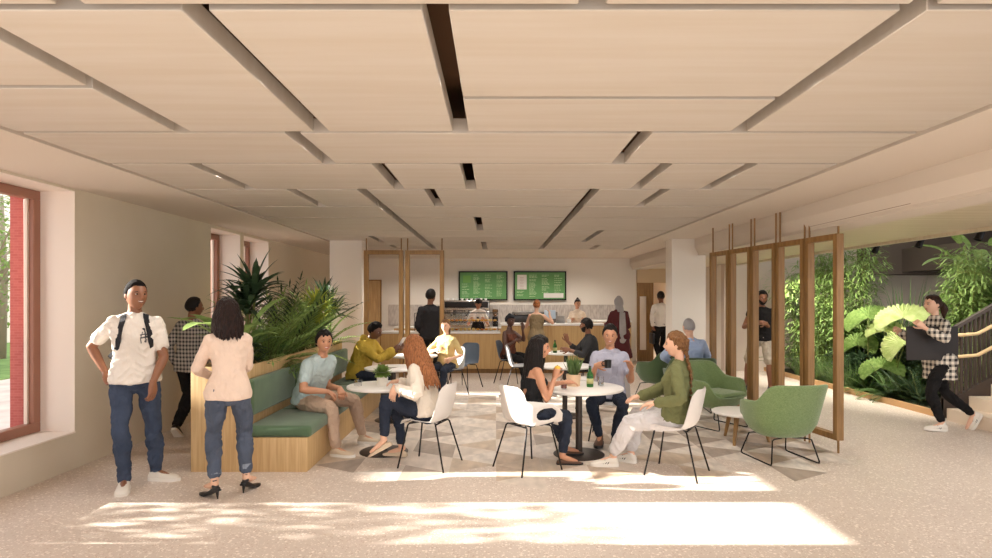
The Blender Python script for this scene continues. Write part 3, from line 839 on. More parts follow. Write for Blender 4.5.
def bottle(c, z, label):
    t = empty('glass_bottle', (c[0], c[1], z), label=label, cat='bottle')
    gm = mat('green_glass', srgb(60,130,60), .06, trans=.85, ior=1.45)
    mb = MB(); mb.lathe([(.001, 0), (.034, 0), (.036, .01), (.036, .11), (.030, .14), (.014, .17), (.0125, .215), (.001, .215)], 24); mb.obj('bottle_body', gm, t, smooth='auto')
    mb = MB(); mb.lathe([(.0368, .035), (.0368, .09)], 24); mb.obj('label_band', mat('bottle_label', srgb(196,190,130), .6), t, smooth=True)
    mb = MB(); mb.lathe([(.014, .205), (.0145, .222), (.001, .222)], 16); mb.obj('bottle_cap', DARKG, t, smooth='auto')
bottle((T1.x+.115, T1.y-.02), .72, 'small green glass bottle on large round table near potted herb')
bottle((T6.x-.20, T6.y-.12), .72, 'small green glass bottle on round table by man in dark shirt')
tumbler((T2.x-.27, T2.y-.04), .72, .06, .045, 'low clear glass with candle wax beside bushy potted herb', cupm, .5)
tumbler((T2.x+.14, T2.y-.10), .72, .055, .04, 'low clear glass near the red-haired woman', cupm, .3)
mb = MB(); mb.lathe([(.001, 0), (.06, 0), (.10, .012), (.10, .016), (.001, .006)], 28); o = mb.obj('plate', cupm, None, smooth='auto', loc=(T3.x-.02, T3.y-.02, .72)); tag(o, 'white plate on round table behind the bushy herb pot', 'plate')
mb = MB(); mb.rbox(-.1, .1, -.07, .07, 0, .012, .004); o = mb.obj('notebook', mat('notebook_dark', srgb(70,60,64), .7), None, smooth='auto', loc=(T6.x+.16, T6.y-.03, .72), rz=.3); tag(o, 'dark notebook lying on round table before man in dark shirt', 'notebook')
# ================================================================ PLANTS
def frond(mb, sb, base, az, elev, L, droop, n=16, ll=.22, lw=.022, v=.9, rr=random):
    """feather palm leaf: rachis into sb, leaflets into mb"""
    d = V(math.cos(az)*math.cos(elev), math.sin(az)*math.cos(elev), math.sin(elev))
    p = Vector(base); pts = [p.copy()]
    N_ = n; cur = d.copy()
    for i in range(N_):
        p = p + cur*(L/N_); cur = (cur+V(0, 0, -droop/N_)).normalized(); pts.append(p.copy())
    sb.tube(pts, [max(.002, .007*(1-i/len(pts))) for i in range(len(pts))], 5)
    for i in range(3, N_+1):
        t = i/N_; c = (pts[i]-pts[i-1]).normalized(); side = c.cross(V(0, 0, 1)); side = side.normalized() if side.length > 1e-3 else V(1, 0, 0)
        Lf = ll*(math.sin(PI*(.18+.75*t))**.8)
        for sg in (-1, 1):
            dd = (side*sg*v + c*.75 + V(0, 0, .15)).normalized()
            leaf(mb, pts[i], dd, Lf*rr.uniform(.85, 1.1), lw, bend=.5, seg=3, fold=.2)
    c = (pts[-1]-pts[-2]).normalized(); leaf(mb, pts[-1], c, ll*.6, lw, bend=.3, seg=2)
def plant_root(name, loc, label, cat='plant', group=None):
    return empty(name, loc, label=label, cat=cat, group=group)
def palm(loc, label, nf, L, lm, seed, ll=.24, lw=.024, stem=.0, elev=(.5, 1.3), droop=.9, name='palm_plant', n=16):
    rr = random.Random(seed); t = plant_root(name, loc, label, 'palm'); mb, sb = MB(), MB()
    if stem: sb.tube([(0, 0, -.02), (.01, .01, stem*.5), (0, 0, stem)], [.022, .018, .015], 8)
    for i in range(nf):
        az = 2*PI*i/nf*1.0+rr.uniform(-.35, .35)+i*2.4; el = rr.uniform(*elev)
        frond(mb, sb, (rr.uniform(-.03, .03), rr.uniform(-.03, .03), stem), az, el, L*rr.uniform(.75, 1.05), droop*rr.uniform(.7, 1.3), n, ll, lw, rr=rr)
    mb.obj('foliage', lm, t, smooth=True); sb.obj('stem', STEM, t, smooth=True); return t
def rosette(loc, label, stem, nl, L, w, lm, seed, name='dracaena_plant', heads=1, elev=(.1, 1.35)):
    rr = random.Random(seed); t = plant_root(name, loc, label, 'plant'); mb, sb = MB(), MB()
    for h in range(heads):
        tx, ty = (rr.uniform(-.12, .12), rr.uniform(-.15, .15)) if heads > 1 else (0, 0)
        hz = stem*(1-.22*h)
        sb.tube([(tx*.1, ty*.1, -.02), (tx*.6, ty*.6, hz*.6), (tx, ty, hz)], [.018, .015, .013], 8)
        for i in range(nl):
            az = i*2.4+rr.uniform(-.2, .2); el = rr.uniform(*elev)
            d = V(math.cos(az)*math.cos(el), math.sin(az)*math.cos(el), math.sin(el))
            leaf(mb, V(tx, ty, hz-.12*rr.random()), d, L*rr.uniform(.7, 1.05), w, bend=rr.uniform(.5, 1.1), seg=6, fold=.3)
    mb.obj('foliage', lm, t, smooth=True); sb.obj('stem', STEM, t, smooth=True); return t
def broad(loc, label, nl, hs, L, w, lm, seed, name='broad_leaf_plant', spread=.5, az=None):
    rr = random.Random(seed); t = plant_root(name, loc, label, 'plant'); mb, sb = MB(), MB()
    for i in range(nl):
        a = (az[i % len(az)] if az else i*2.4+rr.uniform(-.3, .3)); hh = hs*rr.uniform(.6, 1.05); out = spread*rr.uniform(.3, 1)
        top = V(math.cos(a)*out*hh, math.sin(a)*out*hh, hh)
        sb.tube([(0, 0, -.01), top*.5+V(0, 0, hh*.06), top], [.010, .007, .005], 6)
        d = (V(math.cos(a), math.sin(a), .9+rr.uniform(-.5, .5))).normalized()
        leaf(mb, top, d, L*rr.uniform(.75, 1.1), w*rr.uniform(.8, 1.1), bend=rr.uniform(.6, 1.4), seg=8, fold=.22)
    mb.obj('foliage', lm, t, smooth=True); sb.obj('stem', STEM, t, smooth=True); return t
def bushy(loc, label, r, h, n, lm, seed, L=.09, w=.025, name='leafy_plant', stems=7):
    rr = random.Random(seed); t = plant_root(name, loc, label, 'plant'); mb, sb = MB(), MB()
    for k in range(stems):
        a = 2*PI*k/stems; e = V(math.cos(a)*r*.7, math.sin(a)*r*.7, h*.75)
        sb.tube([(0, 0, -.01), e*.5+V(0, 0, h*.1), e], [.006, .004, .002], 5)
    for i in range(n):
        z = h*(.12+.88*rr.random()**.7); a = rr.uniform(0, 2*PI); q = r*math.sqrt(rr.random())*math.sin(PI*min(.95, .25+.65*z/h))
        p = V(math.cos(a)*q, math.sin(a)*q, z)
        d = V(math.cos(a)+rr.uniform(-.6, .6), math.sin(a)+rr.uniform(-.6, .6), rr.uniform(-.2, 1.1)).normalized()
        leaf(mb, p, d, L*rr.uniform(.7, 1.2), w, bend=rr.uniform(.2, .8), seg=3)
    mb.obj('foliage', lm, t, smooth=True); sb.obj('stem', STEM, t, smooth=True); return t
def bamboo(loc, label, h, nc, nl, seed, spread=.35, lm=None, L=.17, w=.024, lean=(0, 0)):
    rr = random.Random(seed); t = plant_root('bamboo_plant', loc, label, 'bamboo'); mb, sb = MB(), MB()
    for c in range(nc):
        bx, by = rr.uniform(-spread, spread)*.5, rr.uniform(-spread, spread)*.5
        tx, ty = bx+rr.uniform(-1, 1)*spread+lean[0], by+rr.uniform(-1, 1)*spread+lean[1]; hh = h*rr.uniform(.75, 1.0)
        P = []
        for i in range(13):
            q = i/12; P.append(V(bx+(tx-bx)*q**2, by+(ty-by)*q**2, hh*q-.02))
        sb.tube(P, [.013*(1-.75*i/12) for i in range(13)], 6)
        for i in range(nl//nc):
            q = .12+.88*rr.random()**.8; k = min(11, int(q*12)); p = P[k].lerp(P[k+1], q*12-k)
            a = rr.uniform(0, 2*PI); r_ = rr.uniform(.05, .34)
            d = V(math.cos(a), math.sin(a), rr.uniform(-.3, .4)).normalized(); e = p+d*r_+V(0, 0, -.05*r_)
            if rr.random() < .3: sb.tube([p, e], .0025, 4)
            for j in range(2):
                leaf(mb, e, (d+V(rr.uniform(-.8, .8), rr.uniform(-.8, .8), rr.uniform(-.7, .3))).normalized(), L*rr.uniform(.6, 1.15), w, bend=rr.uniform(.3, 1.2), seg=3, fold=.15)
    mb.obj('foliage', lm or LG, t, smooth=True); sb.obj('cane', mat('bamboo_cane', srgb(120,130,62), .5), t, smooth=True); return t
def fanpalm(loc, label, leaves, lm, seed, name='fan_palm'):
    """leaves: (dx, dy, dz, radius, facing vector, roll)"""
    rr = random.Random(seed); t = plant_root(name, loc, label, 'fan palm'); mb, sb = MB(), MB()
    for (dx, dy, dz, R, nv, roll) in leaves:
        nv = Vector(nv).normalized(); u = nv.cross(V(0, 0, 1)).normalized(); w_ = u.cross(nv)
        q = Quaternion(nv, roll); u = q @ u; w_ = q @ w_
        c = V(dx, dy, dz)
        sb.tube([(0, 0, 0), c*.5+V(0, 0, .12), c], [.012, .009, .006], 6)
        n = 52; rings_ = []
        span = math.radians(235)
        for ring in (0.03, .4, .8, 1.0):
            row = []
            for j in range(n+1):
                a = -span/2+span*j/n+PI/2
                pleat = .022*R/.4*ring*(1 if j % 2 else -1)
                rad = R*ring*(1 if ring < 1 or j % 4 else .95)*(1+.10*math.cos(a-PI/2))
                row.append(c+u*(rad*math.cos(a))+w_*(rad*math.sin(a))+nv*(pleat-.30*R*ring**2))
            rings_.append(row)
        mb.rings(rings_, cap=False, closed=False)
    mb.obj('foliage', lm, t, smooth=False); sb.obj('stem', STEM, t, smooth=True); return t
def grass(loc, label, r, h, n, lm, seed, w=.008, name='ornamental_grass'):
    rr = random.Random(seed); t = plant_root(name, loc, label, 'grass'); mb = MB()
    for i in range(n):
        a = rr.uniform(0, 2*PI); q = r*math.sqrt(rr.random())*.6
        d = V(math.cos(a)*rr.uniform(.05, .6), math.sin(a)*rr.uniform(.05, .6), 1)
        leaf(mb, (math.cos(a)*q, math.sin(a)*q, 0), d, h*rr.uniform(.6, 1.05), w, bend=rr.uniform(.4, 1.5), seg=6, fold=.2)
    mb.obj('foliage', lm, t, smooth=True); return t

# ---- in the oak planter
Z = .86; PX = -2.66
broad((PX, 6.02, Z), 'broad-leaved plant with large leaves at near end of oak planter', 10, .50, .50, .15, LG, 11, az=[2.9, 1.2, .2, -.6, 2.2, 3.6, .9, 5.2, 4.4], spread=.45)
rosette((PX+.02, 6.52, Z), 'dark strappy dracaena rising tallest from the oak planter', .92, 46, .50, .062, LD, 12, heads=2)
broad((PX, 6.38, Z), 'mid green plant with paddle leaves under the dark dracaena', 10, .30, .40, .11, LM, 13)
palm((PX+.05, 6.85, Z), 'fine feathery palm in oak planter beside the dark dracaena', 20, 1.05, LG, 14, elev=(.5, 1.45))
palm((PX-.02, 7.55, Z), 'tall feathery palm with dark upright frond above planter middle', 11, 1.15, LD, 15, elev=(.8, 1.45), droop=.6, ll=.26)
palm((PX+.06, 7.25, Z), 'low arching palm spilling over the oak planter edge', 18, .85, LG, 16, elev=(.3, 1.35))
bushy((PX+.02, 7.9, Z), 'bushy small-leaved green plant midway along oak planter', .28, .75, 420, LG, 17)
palm((PX, 8.2, Z), 'leafy palm behind the seated man in pale blue polo', 22, .95, LG, 18, elev=(.4, 1.45))
rosette((PX+.03, 8.55, Z), 'yellow-lime strappy plant glowing in the oak planter', .66, 80, .42, .035, LY, 19, name='croton_plant', heads=2, elev=(.4, 1.45))
palm((PX+.02, 8.95, Z), 'feathery palm toward far end of the oak planter', 18, .95, LG, 20, elev=(.5, 1.45))
rosette((PX+.08, 9.22, Z), 'dark spiky dracaena at far end of oak planter by pier', .78, 50, .46, .045, LD, 21, heads=2)
bushy((PX+.04, 6.2, Z), 'low dark leafy filler below the broad-leaved plant', .24, .35, 160, LD, 22, L=.12, w=.04)
bushy((PX+.04, 8.75, Z), 'low dark leafy filler below the yellow-lime plant', .24, .35, 160, LD, 23, L=.12, w=.04)
bushy((PX+.04, 6.98, Z), 'low green leafy filler under the fine feathery palm', .22, .32, 170, LM, 24, L=.10, w=.035)

# ---- the indoor garden
gb = empty('garden_bed', (6.15, 8.4, 0), label='planted bed of dark soil with pale stone curb', cat='garden bed')
mb = MB(); mb.box(.04, 5.8, -.02, 5.35, -.02, .06); mb.obj('bed_soil', mat('bed_mulch', srgb(38,46,26), .95, var=(14, srgb(26,34,18)), bump=(40, 1.0)), gb)
mb = MB(); mb.box(0, .05, -.02, 5.38, 0, .09); mb.obj('stone_curb', mat('curb_stone', srgb(190,150,104), .6), gb)
G = lambda x, Y, X=None: None
def gp(px, X): return (X, X*F/(px-496), .05)      # a point of the bed seen under picture column px
bamboo(gp(802, 6.45), 'tall bamboo at far end of the indoor garden', 2.55, 8, 1500, 31, lm=LG)
bamboo(gp(828, 6.60), 'tall bright bamboo clump seen through the first divider frame', 2.75, 9, 1900, 32, lm=LG)
bamboo(gp(852, 6.75), 'bamboo clump rising just beyond the first divider frame', 2.7, 8, 1700, 33, lm=LG)
bamboo(gp(962, 7.3), 'bamboo clump growing behind the slatted stair railing', 2.35, 8, 1900, 34, lm=LG)
bamboo(gp(985, 7.6), 'bamboo clump above the upper end of stair railing', 2.5, 8, 1700, 35, lm=LG)
palm((6.45, 12.75, .05), 'greyish arching palm at far garden end by pale wall', 14, 1.0, mat('leaf_grey', srgb(104,112,84), .6), 36, ll=.3)
FV = (-.75, -.62, .35)
b0 = gp(893, 6.75)
def lf(px, py, X, R, nv=FV, roll=0.0):
    Y = X*F/(px-496); z = CH-(py-299)*Y/F
    return (X-b0[0], Y-b0[1], z-b0[2], R, nv, roll)
fanpalm(b0, 'fan palm with huge pale pleated leaves behind woman with board', [lf(903, 318, 6.55, .42, (-.45, -.55, .75), .0), lf(904, 345, 6.45, .34, (-.7, -.6, .5), .5), lf(884, 331, 6.6, .30, (-.5, -.6, .7), -.2)], LP, 37)
b0 = gp(868, 6.6)
fanpalm(b0, 'fan palm with darker green pleated leaves toward the bamboo', [lf(868, 318, 6.45, .40, (-.5, -.5, .75), .2), lf(858, 345, 6.5, .30, (-.6, -.6, .6), 0), lf(881, 368, 6.40, .34, (-.45, -.5, .8), .2), lf(846, 330, 6.7, .3, (-.6, -.6, .6), -.4)], LG, 38)
grass(gp(905, 7.6), 'thin arching grass behind the pale fan palm leaves', .5, 2.1, 170, LM, 39, w=.022)
grass((7.6, 11.9, .05), 'thin arching grass tuft between bamboo and fan palm', .5, 1.7, 150, LM, 40, w=.022)
for i, (px, X, lb) in enumerate([(888, 6.4, 'green fern at the garden curb below the fan leaves'), (905, 6.5, 'arching dark fern beside the walking woman'), (868, 6.42, 'low fern at garden curb between grass and fan palm'), (920, 6.55, 'dark fern tucked behind the walking woman')]):
    palm(gp(px, X), lb, 20, .58, LD if i in (1, 3) else LM, 41+i, ll=.14, lw=.018, elev=(.15, 1.25), name='fern', n=18)
for i, (px, X, lb) in enumerate([(822, 6.38, 'soft green grass tuft at curb seen through divider'), (838, 6.38, 'soft green grass tuft behind the first divider post'), (853, 6.36, 'soft green grass tuft right at the garden curb'), (806, 6.35, 'soft green grass tuft near far end of curb')]):
    grass(gp(px, X), lb.replace(' right at', ' standing at'), .32, .62, 330, LM, 46+i)
for i, (px, X, r, h, lb) in enumerate([(812, 6.9, .45, 1.2, 'dark shrub below the far bamboo'), (835, 7.1, .5, 1.3, 'dark shrub under the bright bamboo clump'), (858, 7.0, .45, 1.15, 'dark shrub between bamboo and fan palms'), (880, 7.25, .5, 1.1, 'dark shrub deep behind the fan palms'),
        (905, 7.3, .5, 1.0, 'dark shrub behind the ferns and fan leaves'), (925, 7.2, .5, 1.1, 'dark shrub behind the walking woman'), (945, 7.2, .45, 1.2, 'dark shrub where the stair railing starts'), (972, 7.9, .5, 1.3, 'dark shrub behind the stair balusters'), (845, 6.55, .3, .7, 'low dark shrub near curb by the bamboo'), (862, 6.5, .3, .6, 'low dark shrub near curb by the fan palm')]):
    bushy(gp(px, X), lb, r, h, 420, LD, 60+i, L=.17, w=.05, name='dark_shrub')
broad(gp(984, 8.2), 'tall broad-leaved tree plant arching above the stair', 9, 2.75, .75, .26, LG, 75, spread=.22, az=[3.1, 2.6, 3.8, 4.4, 2.0, 1.0, .2, 5.2, 3.3])

# ---- outside the windows
bark = mat('tree_bark', srgb(150,136,120), .9, bump=(20, .6))
def tree(loc, label, h, r, cz, n, seed, squash=.8, lm=None):
    rr = random.Random(seed); t = plant_root('tree', loc, label, 'tree', ); mb, sb = MB(), MB()
    sb.tube([(0, 0, 0), (.05, .03, h*.4), (0, 0, h*.8)], [.11, .09, .04], 10)
    for k in range(7):
        a = k*2.4; e = V(math.cos(a)*r*.7, math.sin(a)*r*.7, cz+rr.uniform(-.3, .5)); sb.tube([(0, 0, h*.35+.1*k), e*.5+V(0, 0, cz*.35), e], [.03, .02, .008], 6)
    for i in range(n):
        v = V(rr.gauss(0, 1), rr.gauss(0, 1), rr.gauss(0, 1)).normalized()*(rr.random()**.4)
        cl = noise.noise(v*2.2+V(seed, 0, 0))
        if cl < -.12: continue
        p = V(v.x*r, v.y*r, cz+v.z*r*squash)
        leaf(mb, p, V(rr.uniform(-1, 1), rr.uniform(-1, 1), rr.uniform(-.8, .5)), .16, .09, bend=.5, seg=2)
    mb.obj('foliage', lm or LG, t, smooth=True); sb.obj('trunk', bark, t, smooth=True); return t
tree((-9.2, 4.1, -.12), 'small leafy tree outside the large window', 3.9, 1.35, 2.8, 2300, 81)
tree((-10.4, 7.15, -.12), 'leafy tree beyond the red brick pier outside', 3.8, 1.05, 2.5, 1300, 82)
tree((-9.4, 9.7, -.12), 'leafy tree outside the two narrow windows', 3.9, 1.2, 2.75, 3400, 85)  # unseen tree put in to break up the sun through these windows
tree((-12.2, 14.5, -.12), 'tall tree with pale trunk farther outside window', 5.5, 2.4, 3.6, 3200, 83, 1.0)
tree((-14.5, 17.6, -.12), 'tall tree behind the others outside window', 6.0, 2.8, 3.6, 3200, 84, 1.0)
mb = MB(); rr = random.Random(9)
lawn = mat('lawn', srgb(120,150,80), .9, var=(3, srgb(90,124,58)))
mb.box(-30, -10.8, 10, 30, -.12, -.1); tag(mb.obj('ground_lawn', lawn), kind='structure')
mb = MB(); mb.box(-20, -19.6, 5, 40, -.1, 7); tag(mb.obj('wall_outdoor', mat('house_pale', srgb(226,214,200), .8)), kind='structure')
# ================================================================ PEOPLE
def remesh(mb, voxel, smooth_it=4, name='tmp'):
    """one watertight surface out of overlapping shells"""
    me = mb.mesh(name, [MATS['oak']], True)
    o = bpy.data.objects.new(name, me); COL.objects.link(o)
    m = o.modifiers.new('r', 'REMESH'); m.mode = 'VOXEL'; m.voxel_size = voxel; m.use_smooth_shade = True
    if smooth_it:
        s = o.modifiers.new('s', 'SMOOTH'); s.factor = .5; s.iterations = smooth_it
    dg = bpy.context.evaluated_depsgraph_get(); dg.update()
    ev = o.evaluated_get(dg); em = ev.to_mesh()
    out = MB(); out.add([v.co.copy() for v in em.vertices], [tuple(p.vertices) for p in em.polygons])
    ev.to_mesh_clear(); bpy.data.objects.remove(o); bpy.data.meshes.remove(me)
    return out
def folds(mb, amp, seed=0, sc=1.0):
    """soft cloth folds: a few long ridges that wander over the surface"""
    me = mb.mesh('w', [MATS['oak']], True)
    ns = [n.vector.copy() for n in me.vertex_normals]; out = []
    o1 = V(seed*5.1, seed*2.3, 1)
    for p, n in zip(mb.v, ns):
        q = Vector(p); w1 = noise.noise(q*5*sc+o1); w2 = noise.noise(V(q.x*9, q.y*9, q.z*4)*sc+o1*2)
        r = 1-abs(noise.noise(V(q.x*7+w1*1.2, q.y*7, q.z*13+w2*1.6)*sc+o1*3))*2.6
        out.append(tuple(q+n*(amp*max(-.6, r)*.55)))
    mb.v = out; bpy.data.meshes.remove(me); return mb
def wrinkle(mb, amp, sc, seed=0, st=(1, 1, 1)):
    me = mb.mesh('w', [MATS['oak']], True)
    ns = [n.vector.copy() for n in me.vertex_normals]
    off = V(seed*7.3, seed*3.1, 0)
    mb.v = [tuple(Vector(p)+n*(amp*noise.noise(V(p[0]*st[0], p[1]*st[1], p[2]*st[2])*sc+off))) for p, n in zip(mb.v, ns)]
    bpy.data.meshes.remove(me)
    return mb
def ik(a, c, l1, l2, hint):
    d = c-a; L = d.length
    if L > (l1+l2)*.999: c = a+d*((l1+l2)*.999/L); d = c-a; L = d.length
    x = (l1*l1-l2*l2+L*L)/(2*L); h = math.sqrt(max(0, l1*l1-x*x)); n = d/L
    hv = Vector(hint)-n*Vector(hint).dot(n); hv = hv.normalized() if hv.length > 1e-5 else n.orthogonal().normalized()
    return a+n*x+hv*h, c
def Rz(d): return Matrix.Rotation(math.radians(d), 3, 'Z')
def head_surface(H, female, scale=1.065, off=None, n=44, m=34, jaw=1.0):
    """a face-shaped head, +Y forward; off(vn) adds thickness along the normal"""
    s = H/1.75*scale
    a, b, c = .0735*s, .094*s, .114*s
    if female: a *= .96; c *= .97
    rows = []
    for i in range(m+1):
        v = -PI/2+PI*(i+.15)/(m+.3)
        row = []
        for j in range(n):
            u = 2*PI*j/n
            # finer sampling around the face
            u = u - .32*math.sin(u-PI/2)*0
            x, y, z = math.cos(v)*math.cos(u), math.cos(v)*math.sin(u), math.sin(v)
            row.append((x, y, z))
        rows.append(row)
    def g(x, z, x0, z0, sx, sz): return math.exp(-((x-x0)/sx)**2-((z-z0)/sz)**2)
    out = []
    for row in rows:
        r_ = []
        for (x, y, z) in row:
            ax = abs(x)
            X, Y, Z = x*a, y*b, z*c
            if z < 0:
                t = (-z)**1.5
                X *= 1-(.30 if female else .20)*t*jaw
                if y < 0: Y *= 1-.55*t
                Y += .012*s*t
            if y > 0: Y *= .95+.05*(1-min(1, (z-.2)**2))
            if y > 0:
                fy = min(1, y*1.5)
                dy = 0
                nz = g(x, z, 0, -.22, .17, .16)*.020 + g(x, z, 0, -.02, .11, .17)*.010
                dy += nz
                dy -= (g(ax, z, .42, .04, .20, .11))*.010
                dy += g(ax, z, .35, .20, .40, .08)*.005
                dy += g(x, z, 0, -.50, .30, .07)*.007
                dy -= g(x, z, 0, -.64, .25, .06)*.004
                dy += g(x, z, 0, -.82, .30, .14)*.008
                dy += g(ax, z, .55, -.22, .22, .18)*.005
                Y += dy*s*fy
            p = V(X, Y, Z)
            if off:
                nn = V(x/a, y/b, z/c).normalized()
                p = p+nn*off(x, y, z)*s
            r_.append(p)
        out.append(r_)
    return out, (a, b, c)
def hairline(x, y, z, front=.56, side=-.12, back=-.62, burn=.12):
    """height above which there is hair, by position round the head"""
    pts = [(-1, back), (-.55, back*.9), (-.18, side-.25), (-.05, side), (burn, side), (burn+.12, .25), (.62, front-.1), (1.0, front)]
    for (y0, z0), (y1, z1) in zip(pts, pts[1:]):
        if y <= y1: return z0+(z1-z0)*(y-y0)/(y1-y0)
    return front
def hand_mesh(wrist, d, n, size, curl=.35, thumb_side=1, grip=0, spread=.10):
    """palm and five fingers; d along the fingers, n out of the palm, thumb_side ±1 along d×n"""
    mb = MB(); d = Vector(d).normalized(); n = Vector(n); n = (n-d*n.dot(d)).normalized(); s = d.cross(n)*thumb_side
    L = size
    def P(a, b, c): return wrist+d*(a*L)+s*(b*L)+n*(c*L)
    rs = []
    for t, w, th in ((-.12, .15, .12), (.0, .16, .13), (.15, .21, .14), (.35, .235, .13), (.50, .225, .11), (.56, .20, .07)):
        rs.append([P(t, w*math.cos(2*PI*j/12), th*math.sin(2*PI*j/12)) for j in range(12)])
    mb.rings(rs)
    for k, (o, fl) in enumerate(((.165, .42), (.055, .47), (-.055, .44), (-.16, .35))):
        dd = (d+s*(spread*(1.5-k)*.35)).normalized(); p = P(.47, o, 0); pts = [p-dd*L*.08, p]
        ang = 0
        for q, seg in enumerate((.46, .30, .24)):
            ang += (curl*(.8+.1*k) if q == 0 else curl*1.15)
            v = dd*math.cos(ang)+n*math.sin(ang)
            p = p+v*(fl*seg*L); pts.append(p)
        mb.tube(pts, [.052*L, .052*L, .048*L, .043*L, .036*L], 8, True)
    th = [P(.08, .13, .02), P(.24, .27, .07), P(.38, .34+.02*(1-grip), .12+.1*grip), P(.50, .36-.06*grip, .16+.16*grip)]
    mb.tube(th, [.07*L, .062*L, .054*L, .042*L], 8, True)
    return mb
MALE = [(-.24, .074, .060, -.004), (-.06, .094, .068, -.006), (.12, .091, .064, -.002), (.32, .081, .058, .002), (.52, .089, .062, .004), (.72, .100, .066, .006), (.86, .098, .058, .002), (.95, .074, .044, -.004), (1.02, .040, .034, -.004)]
FEM = [(-.24, .078, .060, -.004), (-.06, .098, .070, -.008), (.10, .090, .062, -.003), (.34, .068, .051, .002), (.52, .076, .055, .005), (.68, .085, .064, .012), (.84, .084, .052, .004), (.94, .062, .038, -.003), (1.02, .032, .029, -.003)]
SKIN = {'dark': mat('skin_dark', srgb(104,66,46), .5, subsurf=.05), 'brown': mat('skin_brown', srgb(138,92,66), .5, subsurf=.05),
        'tan': mat('skin_tan', srgb(196,142,110), .5, subsurf=.08), 'light': mat('skin_light', srgb(222,176,148), .5, subsurf=.08), 'deep': mat('skin_deep', srgb(84,54,42), .45, subsurf=.05)}
LIPM = {'dark': mat('lips_dark', srgb(112,62,52), .4), 'light': mat('lips_rose', srgb(184,92,86), .4)}
HAIRM = {'black': mat('hair_black', srgb(26,20,18), .45, bump=(60, .8, (3, 3, .5)), spec=.2), 'brown': mat('hair_brown', srgb(64,40,28), .45, var=(30, srgb(36,22,16), (4, 4, .6)), bump=(60, .8, (3, 3, .5)), spec=.2),
         'dkbrown': mat('hair_dark_brown', srgb(44,26,20), .4, var=(30, srgb(24,14,12), (4, 4, .6)), bump=(60, .8, (3, 3, .5)), spec=.2),
         'red': mat('hair_auburn', srgb(180,118,74), .4, var=(26, srgb(112,66,38), (5, 5, .35)), bump=(50, .9, (4, 4, .3)), spec=.25),
         'blond': mat('hair_dark_blond', srgb(140,100,62), .45, var=(40, srgb(84,54,32), (4, 4, .8)), bump=(60, .9, (3, 3, .6)), spec=.2), 'grey': mat('hair_grey', srgb(150,146,146), .6), 'tight': mat('hair_tight_black', srgb(24,19,18), .8, bump=(160, 1.0), spec=.1)}
EYEW = mat('eye_white', srgb(186,176,168), .4); EYED = mat('eye_iris', srgb(36,24,18), .15); TEETH = mat('teeth', srgb(238,232,222), .3)
def cloth(name, col, amt=.86, rough=.9, sc=6): return mat(name, col, rough, var=(sc, tuple(c*amt for c in col[:3])+(1,)), bump=(13, 1.0, (1, 1, .55)), spec=.2, bdist=.035)
SOLEM = mat('sole_white', srgb(232,226,216), .5); SOLEB = mat('sole_black', srgb(26,24,24), .6)

